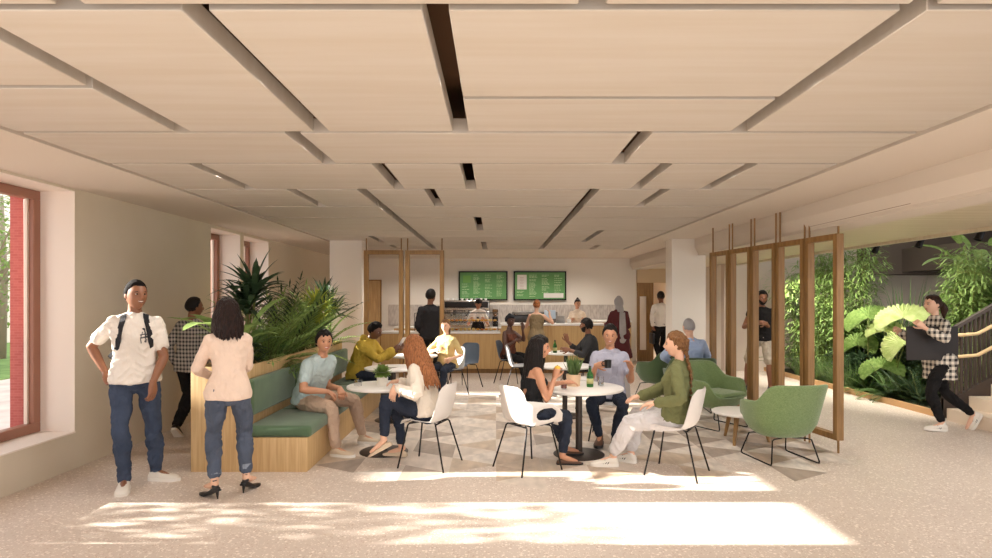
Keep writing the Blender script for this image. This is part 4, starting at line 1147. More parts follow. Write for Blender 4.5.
def person(loc, rz, label, H=1.75, female=False, skin='tan', voxel=.009, build=1.0, pelvis=None, pyaw=0, lean=0, slean=0, syaw=0, curve=0,
           head=(0, 0, 0), feet=None, knees=((-.15, 1, 0), (.15, 1, 0)), hands=None, elbows=((-.5, -1, -.2), (.5, -1, -.2)), hdir=(None, None), hnorm=(None, None), hcurl=(.4, .4), grip=(0, 0),
           top=None, bottom=None, shoe=None, hair=None, face_on=True, smile=False, beard=None, brow='black', eyes=True, extra=None, group=None, hem=-.10, jacket=False):
    s = H/1.75
    t = empty('person', (loc[0], loc[1], loc[2] if len(loc) > 2 else 0), rz, label, 'person', group)
    prof = FEM if female else MALE
    pel = Vector(pelvis) if pelvis is not None else V(0, 0, .525*H)
    Ls = .285*H
    def frame(q):
        yaw = pyaw+(syaw-pyaw)*min(1, max(0, q)); ln = lean*(.55+.45*q)+curve*(q-.2)
        Rm = Rz(-yaw)
        fwd = Rm @ V(0, 1, 0); lat = Rm @ V(1, 0, 0); la = math.radians(ln); sa = math.radians(slean*q)
        up = (V(0, 0, 1)*math.cos(la)+fwd*math.sin(la)); up = (up+lat*math.sin(sa)).normalized()
        lat = (lat-up*lat.dot(up)).normalized(); f2 = up.cross(lat)
        return lat, f2, up
    cache = {}
    def spine(q):
        if q <= 0:
            l, f, u = frame(0); return pel+u*(q*Ls)
        n = 12; p = pel.copy()
        for i in range(n): p = p+frame(q*(i+.5)/n)[2]*(Ls*q/n)
        return p
    def torso(mb, infl=0.0, q0=-.3, q1=1.1, hemflare=0, neck=True, belly=0, extra_q=None, nseg=20, sc=1.0):
        rs = []
        P = list(prof)
        qs = [p[0] for p in P]
        def interp(q):
            if q <= qs[0]: return P[0][1:]
            for A, B in zip(P, P[1:]):
                if q <= B[0]:
                    k = (q-A[0])/(B[0]-A[0]); return tuple(A[i]+(B[i]-A[i])*k for i in (1, 2, 3))
            return P[-1][1:]
        n = 18
        for i in range(n+1):
            q = q0+(q1-q0)*i/n
            rx, ry, yo = interp(q); l, f, u = frame(q); c = spine(q)+f*(yo*H)
            kx = (rx*H*(build if q < .9 else 1)+infl+hemflare*max(0, (.25-q)))*sc; ky = (ry*H*(build**1.3 if q < .9 else 1)+infl+hemflare*max(0, (.25-q))+belly*math.exp(-((q-.15)/.3)**2))*sc
            row = []
            for j in range(nseg):
                a = 2*PI*j/nseg; ca, sa = math.cos(a), math.sin(a)
                e = .82
                row.append(c+l*(kx*math.copysign(abs(ca)**e, ca))+f*(ky*math.copysign(abs(sa)**e, sa)))
            rs.append(row)
        mb.rings(rs)
    # joints
    N = spine(1.0); lN, fN, uN = frame(1.0)
    sh_w = (.090 if not female else .080)*H*(build**.5)
    SH = [spine(.89)-lN*sh_w-fN*.004, spine(.89)+lN*sh_w-fN*.004]
    l0, f0, u0 = frame(0)
    HP = [pel-l0*.052*H-u0*.012*H, pel+l0*.052*H-u0*.012*H]
    ua, fa, th, sk = .172*H, .150*H, .243*H, .242*H
    hy, hp, hr = head
    Rh = Matrix.Rotation(math.radians(-hy), 3, 'Z') @ Matrix.Rotation(math.radians(-hp), 3, 'X') @ Matrix.Rotation(math.radians(hr), 3, 'Y')
    hup = Rh @ V(0, 0, 1); hfw = Rh @ V(0, 1, 0)
    ndir = (uN*.6+hup*.5+V(0, 0, .2)).normalized()
    HC = N+ndir*.050*H+hup*.057*H+hfw*.014*H
    A = []; K = []
    for i in (0, 1):
        sx = -1 if i == 0 else 1
        fd = feet[i] if feet else (sx*.1, 0, .075*s, sx*8, 0)
        a = V(fd[0], fd[1], fd[2])
        k, a2 = ik(HP[i], a, th, sk, knees[i]); K.append(k); A.append(a2)
    E = []; Wr = []
    for i in (0, 1):
        sx = -1 if i == 0 else 1
        w_ = Vector(hands[i]) if hands and hands[i] is not None else SH[i]+V(sx*.05, .03, -(ua+fa)*.985)
        e, w2 = ik(SH[i], w_, ua, fa, elbows[i]); E.append(e); Wr.append(w2)
    def arm(mb, i, infl=0.0, t0=0.0, t1=2.0, n=10):
        """shell along the arm from t0 to t1 (0 shoulder, 1 elbow, 2 wrist)"""
        R_ = [(0, .029), (.35, .0275), (.7, .0245), (1, .0225), (1.25, .0235), (1.6, .0185), (2, .0145)]
        ks = .92 if female else 1.04*build**.6
        def pr(q): return SH[i].lerp(E[i], q) if q <= 1 else E[i].lerp(Wr[i], q-1)
        def rr(q):
            for (a, ra), (b, rb) in zip(R_, R_[1:]):
                if q <= b: return ra+(rb-ra)*(q-a)/(b-a)
            return R_[-1][1]
        m = 12; qs = [t0+(t1-t0)*k/m for k in range(m+1)]
        mb.tube([pr(q) for q in qs], [rr(q)*H*ks+(infl if callable(infl) is False else infl(q)) for q in qs], n, True)
        if t0 <= 0: 
            i0 = infl(0) if callable(infl) else infl
            mb.tube([spine(.84)+lN*(sh_w*.35*(-1 if i == 0 else 1)), SH[i]], [.042*H+i0, .029*H*ks+i0], n, True)
            mb.tube([spine(.99), SH[i].lerp(spine(.99), .25)], [.030*H+i0, .022*H+i0], n, True)
    def leg(mb, i, infl=0.0, t0=0.0, t1=2.0, n=12):
        R_ = [(-.05, .046), (.1, .047), (.5, .041), (.9, .0315), (1.0, .031), (1.12, .030), (1.35, .0315), (1.7, .023), (1.92, .019), (2, .0185)]
        ks = (1.03 if female else 1.0)*build**.5
        def pr(q): return HP[i].lerp(K[i], q) if q <= 1 else K[i].lerp(A[i], q-1)
        def rr(q):
            for (a, ra), (b, rb) in zip(R_, R_[1:]):
                if q <= b: return ra+(rb-ra)*(q-a)/(b-a)
            return R_[-1][1]
        m = 16; qs = [t0+(t1-t0)*k/m for k in range(m+1)]
        mb.tube([pr(q) for q in qs], [rr(q)*H*ks+(infl if not callable(infl) else infl(q)) for q in qs], n, True)
    sm = SKIN[skin]
    # ---------- body
    mb = MB(); bare = top.get('bare', False) if top else True
    torso(mb, 0 if bare else -.014, q0=-.06, q1=1.1)
    sl_ = top.get('sleeve', .62) if top else 0; be_ = bottom.get('end', 1.9) if bottom else 0
    for i in (0, 1):
        arm(mb, i, (lambda q: -.012 if q < sl_-.12 else 0) if sl_ > 0 else 0); leg(mb, i, lambda q: -.016 if q < be_-.12 else 0)
    mb.tube([spine(.93), N, N+ndir*.05*H, HC-hup*.02*H], [.034*H, .030*H if not female else .026*H, .029*H if not female else .0245*H, .032*H], 14, True)
    for i in (0, 1):
        fy = math.radians(feet[i][3] if feet else (8 if i else -8)); fp = math.radians(feet[i][4] if feet else 0)
        fd = V(math.sin(fy)*math.cos(fp), math.cos(fy)*math.cos(fp), -math.sin(fp))
        mb.tube([A[i]-fd*.02*s, A[i]+fd*.06*s-V(0, 0, .03*s), A[i]+fd*.15*s-V(0, 0, .052*s)], [.026*s, .03*s, .016*s], 10, True)
    body = remesh(mb, voxel, 3)
    rows, (ha, hb, hc) = head_surface(H, female)
    hm = MB(); hm.rings([[Rh @ p+HC for p in r] for r in rows])
    body.merge(hm)
    ear = MB()
    for sx in (-1, 1):
        M_ = Matrix.Rotation(math.radians(14*sx), 3, 'Z')
        ear.ball((0, 0, 0), (.006*s, .016*s, .028*s), 12, 8)
        k = len(ear.v)-(12*9); 
        ear.v[k:] = [tuple(Rh @ (M_ @ Vector(v)+V(sx*(ha+.001*s), -.006*s, -.004*s))+HC) for v in ear.v[k:]]
    body.merge(ear)
    hsz = .105*H*(.94 if female else 1)
    for i in (0, 1):
        d = Vector(hdir[i]) if hdir[i] is not None else (Wr[i]-E[i]).normalized()
        nn = Vector(hnorm[i]) if hnorm[i] is not None else V(1 if i == 0 else -1, 0, 0)
        # thumb towards +d×n for the right hand when palm faces the body
        ts = -1 if i == 0 else 1
        h = hand_mesh(Wr[i], d, nn, hsz, hcurl[i], -ts, grip[i])
        if voxel < .0085:
            h = remesh(h, .0036, 1)
        body.merge(h)
    body.obj('body', sm, t, smooth=True)
    # ---------- face
    def hp_(x, y, z): return Rh @ V(x*s, y*s, z*s)+HC
    if face_on:
        ex = .0305 if not female else .029; ey = hb/s*.90; ez = .004
        for sx in (-1, 1):
            e = MB(); e.ball(hp_(sx*ex, ey-.0085, ez), .0112*s, 12, 8, M=Matrix.Diagonal((1, 1, .62)))
            eo = e.obj('eye', EYEW, t, smooth=True)
            e = MB(); e.ball(hp_(sx*ex, ey-.0020, ez), .0070*s, 10, 6); e.obj('iris', EYED, eo, smooth=True)
            e = MB(); e.tube([hp_(sx*(ex-.015), ey+.004, ez+.0165), hp_(sx*ex, ey+.0035, ez+.0215), hp_(sx*(ex+.018), ey-.008, ez+.0165)], [.0022*s, .0032*s, .0016*s], 6, True)
            e.obj('eyebrow', HAIRM[brow], t, smooth=True)
            e = MB(); e.tube([hp_(sx*(ex-.012), ey+.0015, ez+.004), hp_(sx*ex, ey+.0035, ez+.0085), hp_(sx*(ex+.014), ey-.003, ez+.004)], [.001*s, .0018*s, .001*s], 6, True)
            e.obj('eyelid', sm if not female else HAIRM[brow], t, smooth=True)
        lm_ = LIPM['dark' if skin in ('dark', 'deep', 'brown') else 'light']
        zc = -.058*(1 if not female else .97); yl = hb/s*.955
        wd = .025 if smile else .020; up_ = .006 if smile else 0
        mt = MB()
        for k, (dz, rr_) in enumerate(((.0045 + (.002 if smile else 0), .0032), (-.004 - (.003 if smile else 0), .004))):
            mt.tube([hp_(-wd, yl-.011, zc+up_), hp_(-wd*.5, yl-.001, zc+dz+up_*.2), hp_(0, yl+.0025, zc+dz*(.8 if k == 0 else 1)), hp_(wd*.5, yl-.001, zc+dz+up_*.2), hp_(wd, yl-.011, zc+up_)], [.001*s, rr_*.9*s, rr_*s, rr_*.9*s, .001*s], 8, True)
        mo = mt.obj('mouth', lm_, t, smooth=True)
        if smile:
            te = MB(); te.tube([hp_(-wd*.8, yl-.008, zc+up_*.8), hp_(0, yl+.0015, zc+.0005), hp_(wd*.8, yl-.008, zc+up_*.8)], [.002*s, .0048*s, .002*s], 8, True); te.obj('teeth', TEETH, mo, smooth=True)
    if beard:
        def off(x, y, z):
            if y < .0: return -.006
            zt = -.42 if abs(x) < .42 else -.05-.5*(1-abs(x))*1.2
            k = min(1, max(0, (zt-z)/.08))*min(1, max(0, (y-.05)/.2))
            if abs(x) < .22 and -.60 < z < -.44: k = 0
            return -.005+.012*k
        r2, _ = head_surface(H, female, off=off)
        b_ = MB(); b_.rings([[Rh @ p+HC for p in r] for r in r2]); b_.obj('beard', HAIRM[beard], t, smooth=True)
    # ---------- hair
    ctx = dict(t=t, Rh=Rh, HC=HC, H=H, s=s, female=female, N=N, SH=SH, lN=lN, fN=fN, uN=uN, hp_=hp_, Wr=Wr, E=E, spine=spine, frame=frame, K=K, A=A, torso=torso, arm=arm, voxel=voxel, build=build, hup=hup, hfw=hfw)
    if hair: hair(ctx)
    # ---------- clothes
    if top:
        mb = MB(); inf = top.get('infl', .012)
        torso(mb, inf, top.get('q0', hem-.02), top.get('q1', .985), top.get('flare', .03), belly=top.get('belly', 0))
        sl = top.get('sleeve', .62)
        if sl > 0:
            for i in (0, 1):
                si = top.get('sinfl', .010)
                arm(mb, i, (lambda q, si=si, sl=sl: si+(.012 if sl < 1.2 else .004)*min(1, q/sl)) if False else si, 0, sl)
                if sl < 1.2:   # open, slightly wider cuff
                    a = SH[i].lerp(E[i], max(0, sl-.3)); b = SH[i].lerp(E[i], sl+.04); mb.tube([a, b], [.0265*H*build**.5+si, .0255*H*build**.5+si+.003], 12)
                elif sl > 1.7:
                    a = E[i].lerp(Wr[i], sl-1-.12); b = E[i].lerp(Wr[i], sl-1+.01); mb.tube([a, b], [.017*H+si, .0175*H+si], 12)
        if female and top.get('bust', True):
            for sx in (-1, 1):
                c = spine(.66)+lN*(sx*.042*H)+frame(.66)[1]*.045*H
                mb.ball(c, .040*H, 12, 8)
        if top.get('collar'):
            mb.tube([spine(.96), N+ndir*.012*H], [.040*H, .036*H], 16)
        g_ = remesh(mb, voxel*1.1, top.get('smooth', 4)); wrinkle(g_, top.get('wr', .016), top.get('wsc', 7), seed=int(H*100)%17, st=(1, 1, .55)); folds(g_, top.get('fold', .011), int(H*100)%13)
        so_ = g_.obj(top.get('name', 'shirt'), top['mat'], t, smooth=True)
        ctx['shirt'] = so_
    if bottom:
        mb = MB(); inf = bottom.get('infl', .010)
        torso(mb, inf*.8, -.16, bottom.get('waist', .05), 0)
        mb.ball(pel-u0*.030*H, (.060*H, .060*H, .052*H), 16, 10)
        e = bottom.get('end', 1.9)
        for i in (0, 1):
            w0, w1 = bottom.get('winfl', (inf, inf+.008))
            leg(mb, i, (lambda q, w0=w0, w1=w1, e=e: w0+(w1-w0)*max(0, q)/e), 0, e)
            c0 = HP[i].lerp(K[i], e-.1) if e <= 1 else K[i].lerp(A[i], e-1-.1); c1 = HP[i].lerp(K[i], e+.02) if e <= 1 else K[i].lerp(A[i], e-1+.02)
            r_c = (.021*H if e > 1.5 else .036*H)+w1
            mb.tube([c0, c1], [r_c, r_c*1.02], 14)
        g_ = remesh(mb, voxel*1.1, 3); wrinkle(g_, bottom.get('wr', .014), 8, seed=3, st=(1, 1, .8)); folds(g_, bottom.get('fold', .013), int(H*50)%11, 1.2)
        bo = g_.obj(bottom.get('name', 'trousers'), bottom['mat'], t, smooth=True)
        if bottom.get('cuff'):
            for i in (0, 1):
                c0 = K[i].lerp(A[i], e-1-.07); c1 = K[i].lerp(A[i], e-1+.03); q = MB(); r_c = .021*H+bottom.get('winfl', (inf, inf+.008))[1]
                ax = (c1-c0).normalized()
                q.tube([c0, c0, c1, c1, c1-ax*.01], [r_c, r_c+.006, r_c+.006, r_c-.002, r_c-.004], 16); q.obj('cuff', bottom['cuff'], bo, smooth='auto')
    if shoe:
        for i in (0, 1):
            fdx = feet[i] if feet else ((-1 if i == 0 else 1)*.1, 0, .075*s, (8 if i else -8), 0)
            yaw, pit = math.radians(fdx[3]), math.radians(fdx[4])
            Rf = Matrix.Rotation(-yaw, 3, 'Z') @ Matrix.Rotation(-pit, 3, 'X')
            fs = s*shoe.get('scale', 1.0)
            kind = shoe.get('kind', 'sneaker')
            ank = V(0, .058*fs, (.085 if shoe.get('kind') != 'heel' else .131)*fs)
            def T(p): return Rf @ (Vector(p)*1.0-ank)+A[i]+V(0, 0, .0)
            st = [(0, .026, .05), (.012, .032, .072), (.045, .037, .088), (.085, .038, .080), (.125, .041, .064), (.165, .046, .054), (.205, .047, .048), (.24, .041, .040), (.262, .026, .030), (.272, .010, .018)]
            if kind == 'flat': st = [(y, w_*.88, h*.62) for y, w_, h in st]
            if kind == 'heel':
                st = [(y, w_*.78, h*.62) for y, w_, h in st]
            if kind == 'sneaker': st = [(y, w_*1.06, h*1.12) for y, w_, h in st]
            z0 = .022 if kind in ('sneaker', 'boot') else .006
            def lift(y): return .07*max(0, 1-(y/.17))**1.0 if kind == 'heel' else 0
            up = MB(); rs = []
            for y, w_, h in st:
                row = []
                for j in range(16):
                    a = 2*PI*j/16; ca, sa = math.cos(a), math.sin(a)
                    hh = h-z0*.5; zz = z0*.6+hh*.5+hh*.5*math.copysign(abs(sa)**.75, sa)
                    ww = w_*(1-.25*max(0, sa)**2)
                    row.append(T(V(ww*fs*math.copysign(abs(ca)**.8, ca), y*fs, (zz+lift(y))*fs)))
                rs.append(row)
            up.rings(rs)
            if kind == 'boot' or kind == 'sneaker':
                up.tube([T(V(0, .045*fs, .05*fs)), A[i]+V(0, 0, .022*s)], [.037*fs, .034*fs], 14)
            uo = up.obj('shoe', shoe['mat'], t, smooth=True)
            so = MB(); rs = []
            for y, w_, h in [(-.004, .020, 0), (.004, .031, 0)]+[(y, w_+.004, 0) for y, w_, h in st[2:9]]+[(.272, .018, 0), (.279, .006, 0)]:
                rs.append([T(V(sx*w_*fs, y*fs, (zz+lift(y))*fs)) for sx, zz in ((-1, 0), (1, 0), (1, z0+.008), (-1, z0+.008))])
            so.rings(rs); so.obj('sole', shoe.get('sole', SOLEM), uo, smooth='auto')
            if kind == 'heel':
                hm_ = MB(); hm_.tube([T(V(0, .02*fs, .075*fs)), T(V(0, .012*fs, .0))], [.016*fs, .006*fs], 10); hm_.obj('heel', shoe['mat'], uo, smooth='auto')
                hm_ = MB(); hm_.tube([T(V(0, .05*fs, .10*fs)), A[i]+V(0, 0, .03*s)], [.030*fs, .026*fs], 14); hm_.obj('ankle_strap', shoe['mat'], uo, smooth='auto')
            if shoe.get('stripes'):
                for sx in (-1, 1):
                    for k in range(3):
                        q = MB(); y = .10+.022*k; q.tube([T(V(sx*.043*fs, (y+.012)*fs, .024*fs)), T(V(sx*.040*fs, y*fs, .045*fs)), T(V(sx*.026*fs, (y-.01)*fs, .066*fs))], .0042*fs, 6); q.obj('stripe', shoe['stripes'], uo, smooth=True)
            if shoe.get('laces'):
                for k in range(4):
                    q = MB(); y = .10+.018*k; zt = (.078-.006*k+.0); q.tube([T(V(-.016*fs, y*fs, (zt-.004)*fs)), T(V(0, y*fs, zt*fs)), T(V(.016*fs, y*fs, (zt-.004)*fs))], .0025*fs, 6); q.obj('lace', shoe['laces'], uo, smooth=True)
    if extra: extra(ctx)
    return ctx

# ---------- hair styles
def cap_hair(c, m, thick=.012, front=.64, side=-.12, back=-.62, burn=.12, lump=.25, top_extra=0.0, name='hair', seed=1, nse=9):
    def off(x, y, z):
        zb = hairline(x, y, z, front, side, back, burn)
        zb += .10*noise.noise(V(x*2.4, y*2.4, seed))
        k = min(1, max(0, (z-zb)/.34)); k = k*k*(3-2*k) if k > 0 else 0
        k = max(k, .38*min(1, max(0, (z-zb)/.05)))
        t_ = thick*(1+lump*noise.noise(V(x, y, z)*nse*.35+V(seed, 0, 0)))+top_extra*max(0, z)**1.5
        return -.004+(t_+.004)*k
    r2, _ = head_surface(c['H'], c['female'], off=off, n=56, m=44)
    mb = MB(); mb.rings([[c['Rh'] @ p+c['HC'] for p in r] for r in r2])
    return mb, m, name
def short_hair(m, **k):
    def f(c):
        mb, mm, nm_ = cap_hair(c, m, **k); mb.obj(nm_, HAIRM[m], c['t'], smooth=True)
    return f
def locks(c, mb, n, L, a0, a1, r=.016, fall=1.0, seed=1, wave=.0, zt=.25, target=None, gather=0.0, out=1.0, back=0.0):
    """strands that fall from round the head; a0..a1 angles measured from the face (0) round the sides"""
    rr = random.Random(seed); s = c['s']
    for i in range(n):
        u = (i+.5)/n; side = 1 if i % 2 else -1
        a = math.radians(a0+(a1-a0)*u)
        x, y = math.sin(a)*side, math.cos(a)
        z = zt+rr.uniform(-.15, .2)
        p0 = c['Rh'] @ V(x*.070*s, y*.088*s, (z*.114+.03)*s)+c['HC']
        p1 = c['Rh'] @ V(x*.084*s*out, y*.102*s*out, -.03*s)+c['HC']
        dn = V(0, 0, -1)*fall+c['Rh'] @ V(x*.06, y*.10-.05, 0)-c['fN']*back
        LL = L*rr.uniform(.85, 1.05)
        pts = [p0, p1]
        p = p1.copy()
        for k in range(1, 7):
            q = k/6; p = p1+dn.normalized()*(LL*q)
            if target is not None: p = p.lerp(Vector(target)+(p-p1)*.0+V(rr.uniform(-1, 1)*.012, rr.uniform(-1, 1)*.012, 0), gather*q)
            p += V(math.sin(q*7+i)*wave, math.cos(q*6+i*2)*wave, 0)
            pts.append(p)
        rad = [r*.8*s, r*1.1*s, r*1.15*s, r*1.1*s, r*s, r*.85*s, r*.6*s, r*.15*s]
        mb.tube(pts, rad, 8, True)
def long_hair(m, L=.35, r=.017, n=34, a0=62, seed=1, wave=.006, remesh_v=.006, front=.50, push=None, out=1.0, thick=.014, hback=0.0):
    def f(c):
        mb, mm, nm_ = cap_hair(c, m, thick=thick, front=front, side=-.3, back=-.9, burn=.30)
        locks(c, mb, n, L, a0, 180, r=r, seed=seed, wave=wave, out=out, back=hback)
        g_ = remesh(mb, remesh_v, 1)
        if push: g_.v = [tuple(push(Vector(v), c)) for v in g_.v]
        wrinkle(g_, .007, 46, seed, (1.6, 1.6, .045))
        g_.obj('hair', HAIRM[m], c['t'], smooth=True)
    return f
def bun_hair(m, br=.032, pos=(0, -.105, .05), **k):
    def f(c):
        mb, mm, nm_ = cap_hair(c, m, thick=.009, front=.52, side=-.05, back=-.55, **k); ho = mb.obj(nm_, HAIRM[m], c['t'], smooth=True)
        b = MB(); b.ball(c['hp_'](*pos), br*c['s'], 14, 9); wrinkle(b, .008, 30); b.obj('hair_bun', HAIRM[m], ho, smooth=True)
    return f
def curly_hair(m, n=90, r=.022, seed=3, back=-.5, front=.42, L=0):
    def f(c):
        mb, mm, nm_ = cap_hair(c, m, thick=.016, front=front+.04, side=-.1, back=back)
        rr = random.Random(seed)
        for i in range(n*3):
            v = V(rr.gauss(0, 1), rr.gauss(0, 1), rr.gauss(0, 1)).normalized()
            if v.z < hairline(v.x, v.y, v.z, front, -.2, back, .15): continue
            p = c['Rh'] @ V(v.x*.084*c['s'], v.y*.104*c['s'], v.z*.124*c['s'])+c['HC']
            mb.ball(p, r*rr.uniform(.6, 1.1)*c['s'], 8, 5)
        remesh(mb, .007, 1).obj('hair', HAIRM[m], c['t'], smooth=True)
    return f

def ponytail_hair(m, L=.22, r=.03):
    def f(c):
        mb, mm, nm_ = cap_hair(c, m, thick=.010, front=.5, side=-.1, back=-.5)
        p = c['hp_'](0, -.10, .02); pts = [c['hp_'](0, -.07, .04), p, c['hp_'](0, -.135, -.02)]
        e = pts[-1]+V(0, 0, -L)+c['fN']*-.01
        pts += [pts[-1].lerp(e, .4)-c['fN']*.012, e]
        mb.tube(pts, [.02, .02, r, r*1.05, .008], 10, True)
        g_ = remesh(mb, .006, 1); wrinkle(g_, .006, 25, 1, (1.4, 1.4, .3)); g_.obj('hair', HAIRM[m], c['t'], smooth=True)
    return f
def braid_hair(m, L=.40):
    def f(c):
        mb, mm, nm_ = cap_hair(c, m, thick=.013, front=.5, side=-.15, back=-.62, lump=.5, nse=14)
        # braided crown ridge round the back, then the hanging braid
        rr = random.Random(2)
        for i in range(10):
            a = -1.5+3.0*i/9; mb.ball(c['hp_'](.078*math.sin(a), -.088*math.cos(a)-.004, .025+.03*abs(math.sin(a))), .019*c['s'], 10, 6)
        for i in range(5): mb.ball(c['hp_'](.012*(1 if i % 2 else -1), -.100+.004*i, .03-.028*i), .024*c['s'], 10, 6)
        p = c['hp_'](0, -.088, -.085); n = 13; off_ = -c['fN']*.055-c['lN']*.05
        for i in range(n):
            q = i/(n-1); cc = p+V(0, 0, -L*q)+off_*min(1, q*2)+c['uN']*0
            w = .025*(1-.45*q)
            mb.ball(cc+c['lN']*(.011*(1 if i % 2 else -1)), (w*c['s'], w*.8*c['s'], w*1.1*c['s']), 10, 6)
        mb.tube([p+off_+V(0, 0, -L), p+off_+V(0, 0, -L-.06)], [.012, .005], 8, True)
        g_ = remesh(mb, .005, 1); wrinkle(g_, .005, 40, 1, (1, 1, .6)); g_.obj('hair', HAIRM[m], c['t'], smooth=True)
    return f
# ================================================================ THE CAST
from mathutils.bvhtree import BVHTree
def P(loc, facing, label, feet=None, hands=(None, None), look=None, elbows=None, hdir=(None, None), hnorm=(None, None), pelvis=None, knees=None, sdir=None, **k):
    """like person(), with feet, hands and directions given in the room's own coordinates"""
    rz = face(*facing); L0 = Vector((loc[0], loc[1], loc[2] if len(loc) > 2 else 0)); R = Matrix.Rotation(-rz, 3, 'Z')
    pt = lambda p: R @ (Vector(p)-L0)
    dr = lambda d: R @ Vector(d)
    kw = dict(k)
    if feet:
        ff = []
        for f in feet:
            a = pt(f[:3]); d = dr((f[3], f[4], 0)); ff.append((a.x, a.y, a.z, math.degrees(math.atan2(d.x, d.y)), f[5] if len(f) > 5 else 0))
        kw['feet'] = ff
    kw['hands'] = [pt(h) if h is not None else None for h in hands]
    if look is not None:
        d = dr(look).normalized(); kw['head'] = (math.degrees(math.atan2(d.x, d.y)), -math.degrees(math.asin(d.z)), k.get('roll', 0))
    kw.pop('roll', None)
    if elbows: kw['elbows'] = [dr(e) for e in elbows]
    if knees: kw['knees'] = [dr(e) for e in knees]
    kw['hdir'] = [dr(h) if h is not None else None for h in hdir]; kw['hnorm'] = [dr(h) if h is not None else None for h in hnorm]
    if pelvis is not None: kw['pelvis'] = pt(pelvis)
    if sdir is not None:
        d = dr((sdir[0], sdir[1], 0)); kw['syaw'] = math.degrees(math.atan2(d.x, d.y))
    c = person(loc, rz, label, **kw); c['R'] = R; c['L0'] = L0; c['pt'] = pt; c['dr'] = dr; c['Ri'] = R.transposed(); c['wp'] = lambda p: R.transposed() @ Vector(p)+L0
    return c
def surf(o):
    return BVHTree.FromPolygons([v.co.copy() for v in o.data.vertices], [tuple(p.vertices) for p in o.data.polygons])
def project(bv, p, d, off=.003):
    h = bv.ray_cast(Vector(p)-Vector(d)*.5, Vector(d).normalized())
    return (h[0]-Vector(d).normalized()*off) if h[0] else Vector(p)

jeans = cloth('jeans_blue', srgb(66,77,98), .78, sc=7)
jeans_d = cloth('jeans_dark', srgb(46,52,66), .75, sc=7)
jeans_g = cloth('jeans_grey_blue', srgb(84,92,108), .8, sc=7)
blackc = cloth('black_cotton', srgb(30,28,28), .8)
sneaker = mat('sneaker_white', srgb(226,218,206), .6)
loaf = mat('shoe_beige', srgb(206,186,160), .7); brownl = mat('leather_brown', srgb(92,62,44), .5); blkl = mat('leather_black', srgb(26,22,22), .35)

# man in white tee by the window wall
c1 = P((-3.21, 5.28, 0), (.50, -.87), 'tall man in white printed tee and jeans, hand in pocket, by the wall', H=1.84, skin='brown', voxel=.0075, build=.97,
  feet=[(-3.10, 5.47, .085, 1, -.05), (-3.22, 5.20, .085, .42, -.9)], pelvis=(-3.19, 5.30, .965), hands=[(-2.95, 5.16, .935), (-3.42, 5.26, 1.0)], look=(.80, -.58, .02), elbows=[(.25, .9, -.2), (-1, .25, .1)],
  hdir=[(.02, -.1, -1), (.55, -.25, -.8)], hnorm=[(-1, .2, 0), (.6, -.5, .2)], hcurl=(.35, .5),
  top=dict(mat=cloth('tee_white', srgb(232,224,214), .93), sleeve=.66, infl=.014, sinfl=.010, flare=.07, q0=-.10, fold=.016), bottom=dict(mat=jeans, end=2.0, winfl=(.006, .014), wr=.022), shoe=dict(mat=sneaker, laces=SOLEM), smile=True,
  hair=short_hair('tight', thick=.009, front=.60, lump=.1))
bv = surf(c1['shirt'])
pf = MB(); fN, lN = c1['fN'], c1['lN']
def chest(c, u, w, off=.004, bv=None):
    """point on the shirt front: u to the wearer's right, w up from mid-chest"""
    p = c['spine'](.70)+c['lN']*u+c['uN']*w+c['fN']*.3
    h = bv.ray_cast(p, -c['fN']); return h[0]+c['fN']*off if h[0] else p-c['fN']*.2
# ink drawing of a seated figure printed on the chest
strokes = [([(-.075, .045), (-.080, .02), (-.082, -.02), (-.078, -.055)], .005), ([(-.082, .0), (-.105, -.02), (-.108, -.06)], .004), ([(-.06, .03), (-.05, .0), (-.045, -.03), (-.05, -.065)], .004), ([(-.095, .01), (-.07, .012), (-.045, .006)], .006), ([(-.10, -.012), (-.075, -.014), (-.048, -.02)], .008), ([(-.072, .055), (-.066, .058)], .010), ([(-.115, .02), (-.118, -.01), (-.112, -.03)], .003), ([(-.09, -.03), (-.085, -.06)], .003)]
for pts, r in strokes: pf.tube([chest(c1, u, w, .001, bv) for u, w in pts], r*.9, 6, True, flat=1)
pf.obj('chest_print', mat('print_ink', srgb(70,72,74), .8), c1['shirt'], smooth=True)
